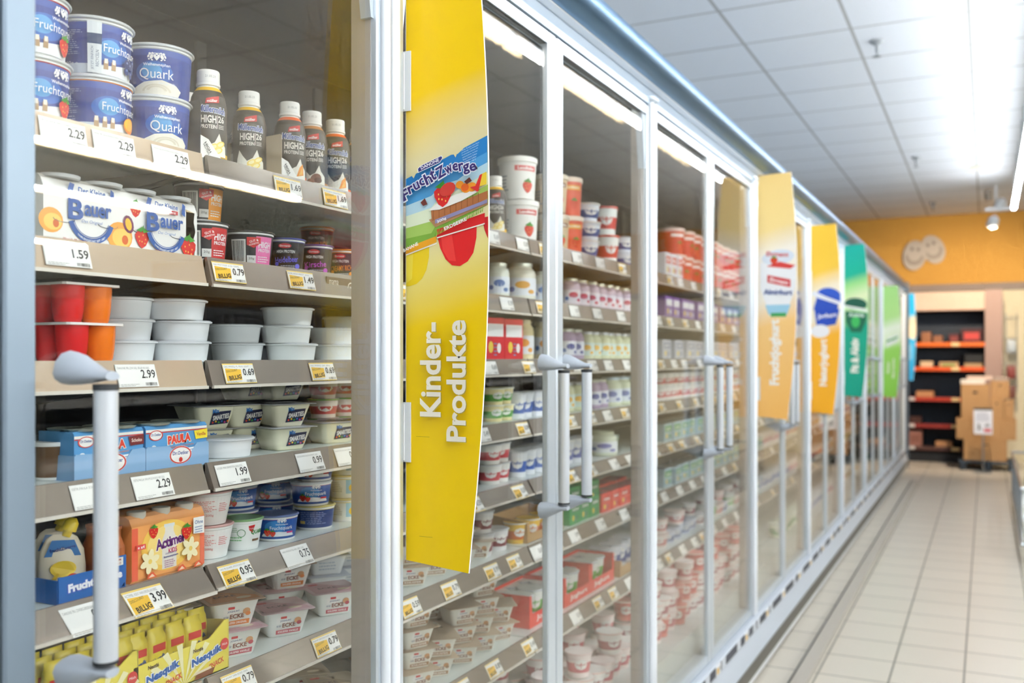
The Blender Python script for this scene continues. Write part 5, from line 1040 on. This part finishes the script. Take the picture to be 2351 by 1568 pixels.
# bottom deck
row('dessert_pot', (fcP, fcP2), 'tall pink and white pot', 'dessert pot', 8, yr(1275, 1.10), yr(1462, 1.10), .088, X=1.13, where='bottom deck '+w3, depth=3, dp=.1, stack=(1, 2, 1), sh=.077)
row('yoghurt_pot', fcPl, 'wide pale pink pot', 'yoghurt pot', 8, 1.55, 2.15, .11, X=1.14, where='bottom deck '+w2, depth=1, stack=1, sh=.062)
# fourth and fifth doors
def jx(i, X=1.24): return min(yat(2265-1757/(i/2+1.276), X), 13.35)      # where the sight line past door joint i meets the goods
for dn, (a, b) in enumerate(((jx(2)+.07, jx(3)-.03), (jx(3)+.05, jx(4)-.05))):
    wn = 'behind the %s door' % ('fourth', 'fifth')[dn]
    row('yoghurt_bucket', kind('bkr', bucket, .062, .115, '#d83a34', '#efd0c4', '#f2e2d8', 'Rote'), 'red dessert bucket', 'bucket', 1, a+.25 if dn == 0 else a, b, .14, X=1.25, where='top shelf '+wn, stack=2, sh=.116)
    if dn == 0: row('milk_carton', wbx, 'small white carton with red mark', 'carton', 1, a, a+.22, .075, X=1.215, where='top shelf '+wn, stack=1)
    row('yoghurt_carton', pbx, 'purple and white carton', 'carton', 2, a, b, .125, X=1.22, where='second shelf '+wn)
    row('yoghurt_carton', gbx, 'pale grey carton', 'carton', 3, a, b, .16, X=1.22, where='third shelf '+wn)
    row('yoghurt_pot', fcC, 'white and red pot', 'yoghurt pot', 4, a, b, .09, where='fourth shelf '+wn, stack=2, sh=.056)
    row('yoghurt_carton', gpk, 'grey-green yoghurt pack', 'carton', 5, a, b, .12, X=1.22, where='fifth shelf '+wn)
    row('yoghurt_carton', gpk, 'grey-green yoghurt pack', 'carton', 6, a, b, .12, X=1.22, where='sixth shelf '+wn)
    row('yoghurt_pot', (fcPl, fcG, fcD, fcBl), 'small pot', 'yoghurt pot', 7, a, b, .12, where='lowest shelf '+wn, stack=(1, 2), sh=.062)
    row('dessert_pot', (fcP, fcP2, fcP3), 'pink or red pot', 'dessert pot', 8, jx(2+dn, 1.1)+.07, jx(3+dn, 1.1)-.02, .10, X=1.12, where='bottom deck '+wn, stack=(2, 3), sh=.077, depth=2, dp=.1)
cols = [kind('fz%d' % i, far_cup, .045, .085, c, '#dfe2e6', d, 10) for i, (c, d) in enumerate((('#f1eee6', '#d8a43a'), ('#e6ecf4', '#3a6ab8'), ('#f3ead8', '#c8524a'), ('#e2f0dc', '#3f9a4a'), ('#f4e9ee', '#c04a8a')))]
nm = ('yellow-labelled', 'blue-labelled', 'red-labelled', 'green-labelled', 'pink-labelled')
for dn in range(4, 7):
    a, b = jx(dn)+.06, jx(dn+1)-.03
    for s in range(1, 9):
        q = (dn*3+s*2) % 5
        row('yoghurt_pot', cols[q], '%s pot' % nm[q], 'yoghurt pot', s, a, b, .14, X=1.12 if s == 8 else 1.24, where='%s, %s door' % ('bottom deck' if s == 8 else SN[s]+' shelf', ORD[dn+2]))
far = MB(); fk = (('#f1eee6', '#d8a43a'), ('#e6ecf4', '#3a6ab8'), ('#f3ead8', '#c8524a'), ('#e2f0dc', '#3f9a4a'), ('#f4e9ee', '#c04a8a'))
for dn in range(7, 16):
    for s in range(1, 9):
        c1, c2 = fk[(dn*3+s*2) % 5]; X = 1.12 if s == 8 else 1.24; z = (ZS[s] if s < 8 else .38)+.0006; y = jx(dn, X)+.06
        while y < jx(dn+1, X)-.02:
            far.lathe([(.036,z),(.038,z+.02,M(c2,.4)),(.042,z+.055,M(c1,.4)),(.044,z+.08,M('#dfe2e6',.3)),(.048,z+.081,M('#dfe2e6',.3)),(.046,z+.086)], M(c1,.4), 8, -X, y); y += .13
single('yoghurt_pots', far, 'mass of small coloured pots on all shelves behind the farthest glass doors', 'yoghurt pots', kind='stuff')
# ------------------------------------------------------------------ far end of the aisle: shelf unit, goods, pallet of boxes
YS = 14.4
u = thing('shelving_unit', 'dark grey wall shelving with orange price rails at the end of the aisle', 'shelving', (-.55, YS, 0))
dk = M('#2f3a48', .6)
b = MB(); b.box(-1.0, .42, .1, .53, .44, 2.33, dk)
for i in range(11): b.box(-1.0, .412, .2+.18*i, .53, .42, .212+.18*i, '#26303c')
part('back_panel', b, u)
b = MB(); b.box(-1.0, 0, 0, .53, .44, .12, M('#23262b', .6)); part('plinth', b, u)
b = MB(); b.box(-1.0, -.03, 2.085, .53, .44, 2.33, M('#d9b9a4', .6)); part('canopy', b, u)
b = MB(); b.box(.53, -.05, .1, .74, .44, 2.35, M('#a58a80', .6)); part('side_panel', b, u)
for z, c in ((1.62, '#f0701e'), (1.285, '#e85a1c'), (.868, '#c8402c'), (.50, '#a83a34'), (.19, '#6a4a44')):
    b = MB(); b.box(-1.0, 0, z-.02, .53, .42, z, dk); s_ = link('shelf_board', b.data('shelf_board'), u)
    r = MB(); r.box(-1.0, -.015, z-.03, .53, 0, z+.025, M(c, .5)); 
    r.box(-.42, -.017, z-.025, -.34, -.015, z+.02, '#e9e4e0'); r.box(.12, -.017, z-.025, .22, -.015, z+.02, '#f0d49a'); link('price_rail', r.data('price_rail'), s_)
def far_box(name, px0, px1, z, h, c, lab, cat='box', top=None, d=.28):
    z += .001
    x0 = (px0-VX)*.00534; x1 = (px1-VX)*.00534; mb = MB(); mb.rbox(0, 0, 0, x1-x0, d, h, M(c, .6), .006); mb.box((x1-x0)*.15, -.001, h*.3, (x1-x0)*.85, 0, h*.75, M(top or c, .5)); single(name, mb, lab, cat, (x0, YS+.04, z))
far_box('box', 2113, 2136, 1.62, .17, '#a06a48', 'left brown box on the uppermost orange-railed shelf'); far_box('box', 2141, 2163, 1.62, .12, '#9a6444', 'lower brown box beside it, second from left on the top far shelf')
far_box('chocolate_box', 2178, 2202, 1.62, .14, '#5a2428', 'dark red box on the uppermost far shelf, left of two', top='#8a3a34'); far_box('chocolate_box', 2206, 2256, 1.62, .21, '#4a1c20', 'large dark red box at the right end of the uppermost far shelf', top='#c8403a')
far_box('bread_pack', 2110, 2140, 1.285, .10, '#e8c8a0', 'cream pack at the left of the second far shelf', 'pack'); far_box('bread_pack', 2155, 2200, 1.285, .09, '#cfa878', 'tan pack in the middle of the second far shelf', 'pack', '#8aa05a'); far_box('bread_pack', 2214, 2256, 1.285, .075, '#b89a70', 'tan pack under the black crate on the second far shelf', 'pack')
far_box('crate', 2215, 2258, 1.3605, .12, '#1c1e20', 'black crate on the right end of the second far shelf', 'crate'); far_box('bread_pack', 2100, 2142, .868, .10, '#d89a6a', 'orange-brown pack alone on the third far shelf', 'pack'); far_box('box', 2085, 2112, .50, .11, '#5a3a34', 'small dark brown box on the fourth far shelf')
far_box('box', 2082, 2114, .19, .23, '#b88070', 'pinkish box at the left of the lowest far shelf', top='#a06a5a'); far_box('bread_pack', 2146, 2186, .19, .09, '#d8a070', 'orange pack in the middle of the lowest far shelf', 'pack')
px_ = lambda p: (p-VX)*.00507
pl = thing('pallet', 'dark pallet carrying the cardboard boxes at the end of the aisle', 'pallet', (-.02, 13.55, 0))
mb = MB(); mb.box(-.30, 0, .10, .36, .55, .125, M('#3a4a58', .7)); part('deck', mb, pl)
for x in (-.29, 0, .27): mb = MB(); mb.box(x, 0, 0, x+.08, .55, .10, M('#2c3844', .7)); part('foot', mb, pl)
def cbox(x0, x1, y0, z0, h, lab, d=.4, c='#b98e5e', name='cardboard_box', tape=True):
    mb = MB(); mb.rbox(0, 0, 0, x1-x0, d, h, M(c, .75, noise=.1), .004); k = MB()
    if tape: mb.box((x1-x0)*.42, -.0008, h*.72, (x1-x0)*.58, 0, h*.80, '#5a4632'); mb.box((x1-x0)/2-.02, 0, h, (x1-x0)/2+.02, d, h+.0008, '#c9a678')
    single(name, mb, lab, 'cardboard box' if name == 'cardboard_box' else 'bag', (x0, y0, z0))
cbox(px_(2213), px_(2311), 13.56, .1255, .27, 'broad cardboard box, lowest on the pallet', .5); cbox(px_(2196), px_(2331), 13.57, .3965, .26, 'widest cardboard box, second tier on the pallet', .45)
cbox(px_(2207), px_(2272), 13.58, .6575, .44, 'tall cardboard box on the left of the third tier'); cbox(px_(2273), px_(2303), 13.58, .6575, .26, 'cardboard box on the third tier, right of the tall one'); cbox(px_(2304), px_(2326), 13.58, .6575, .24, 'narrow cardboard box at the right end of the third tier')
cbox(px_(2274), px_(2316), 13.6, .9185, .22, 'small cardboard box with a white label, right of the tall box', .3); cbox(px_(2206), px_(2262), 13.6, 1.0985, .055, 'white flat bag lying on the tall cardboard box', .3, '#e4ddd2', 'flat_bag', False); cbox(px_(2220), px_(2278), 13.62, 1.154, .045, 'pinkish flat bag, topmost on the tall cardboard box', .26, '#d9c0b0', 'flat_bag', False); cbox(px_(2280), px_(2314), 13.62, 1.1395, .05, 'folded grey bag on the small cardboard box', .25, '#a8978a', 'flat_bag', False)
s_ = thing('poster_stand', 'white price poster on a thin metal stand before the cardboard boxes', 'sign', ((2257-VX)*.0049, 13.35, 0))
mb = MB(); mb.tube([(0,0,.005),(0,0,.5)], .009, M('#9aa0a4', .3, .8), 10); mb.box(-.1,-.08,0,.1,.08,.006,M('#8a9094', .4, .6)); part('pole', mb, s_)
mb = MB(); mb.box(-.105, -.012, .48, .105, -.004, .81, M('#e9ecf4', .5)); A = Art(); A.rect(-.105,.30,.105,.33,'#3a3a38'); A.lines(-.08,.17,.08,.28,4,'#9aa0b4',3); A.text('3.', -.04, .09, .05, .075, '#1c1c20', .04); A.text('49', .045, .11, .05, .04, '#1c1c20', .03); A.rect(.01,.03,.09,.07,'#d04048'); A.put(mb, on_my(-.012, 0, .48)); part('poster', mb, s_)
# wire rack with hanging bags on the cream wall
rk = thing('wall_rack', 'thin wire hook rack with small bags on the cream wall', 'rack', (.24, YF, 0))
mb = MB(); w_ = M('#9aa0a2', .35, .6)
for x in (0, .13): mb.tube([(x, -.02, .95), (x, -.02, 2.05)], .006, w_, 6)
for z in (1.98, 1.7, 1.35, 1.05): mb.tube([(-.02, -.02, z), (.15, -.02, z)], .005, w_, 6); mb.tube([(.06, -.02, z), (.06, -.26, z), (.06, -.28, z+.02)], .004, w_, 6)
part('wire_frame', mb, rk)
for i, (z, c) in enumerate(((1.33, '#8a4038'), (1.06, '#7a4a3c'), (1.68, '#b8c4cc'))):
    mb = MB(); mb.loft([(.05,.02,-.02,.01),(.055,.03,-.08,.02),(.055,.03,-.16,.02),(.05,.008,-.2,.005)][::-1], M(c, .4)); single('snack_bag', mb, ('reddish bag hanging on the wall rack, middle hook', 'brown bag hanging lowest on the wall rack', 'pale bag hanging highest on the wall rack')[i], 'bag', (.30, YF-.2, z+.02))
# wire trolley at the right edge
t = thing('wire_trolley', 'chrome wire trolley reaching in at the right edge of the picture', 'trolley', (.22, 7.6, 0)); cr = M('#b9bec2', .22, .9)
mb = MB(); L, Wd = 2.9, .62
for z in (.13, .52): mb.tube([(0,0,z),(0,L,z),(Wd,L,z),(Wd,0,z),(0,0,z)], .011, cr, 8)
mb.tube([(.03,.03,.16),(.03,L-.03,.16),(Wd-.03,L-.03,.16),(Wd-.03,.03,.16),(.03,.03,.16)], .006, cr, 8)
for i in range(30):
    y = .05+i*.0965; mb.tube([(0,y,.13),(0,y,.52)], .003, cr, 5); mb.tube([(Wd,y,.13),(Wd,y,.52)], .003, cr, 5); mb.tube([(0,y,.13),(Wd,y,.13)], .003, cr, 5)
for z in (.22,.32,.42):
    mb.tube([(0,0,z),(0,L,z)], .003, cr, 5); mb.tube([(0,0,z),(Wd,0,z)], .003, cr, 5); mb.tube([(Wd,0,z),(Wd,L,z)], .003, cr, 5)
part('wire_basket', mb, t)
for x in (.07, Wd-.05):
    for y in (.05, L-.08):
        c = MB(); c.tube([(x-.015,y,.055),(x+.015,y,.055)], .05, M('#e9eef0', .4), 16); c.box(x-.02,y-.01,.055,x+.02,y+.01,.13,cr); part('castor', c, t)
# opposite gondola, outside the frame but mirrored in the doors
g = thing('gondola_shelf', 'dark slotted gondola with a red top strip, seen only mirrored in the doors', 'shelving', (2.4, -4, 0))
mb = MB(); mb.box(.35, 0, 0, .42, 14.5, 1.78, M('#3c4046', .6)); mb.box(0, 0, 0, .4, 14.5, .18, M('#55595e', .6)); part('back_panel', mb, g)
for z in (.5, .85, 1.18): mb = MB(); mb.box(.02, 0, z, .38, 14.5, z+.025, M('#8a9096', .5)); mb.box(0, 0, z-.01, .02, 14.5, z+.035, M('#c9cdd0', .4)); part('shelf_board', mb, g)
mb = MB(); mb.box(.33, 4.0, 1.62, .35, 5.4, 1.78, M('#e02a22', .5)); mb.box(.33, 5.4, 1.62, .35, 10, 1.78, M('#6a6e74', .5))
for i in range(60): mb.box(.327, 4.1+i*.1, 1.66, .33, 4.125+i*.1, 1.74, '#2a1a1c')
part('slotted_strip', mb, g)
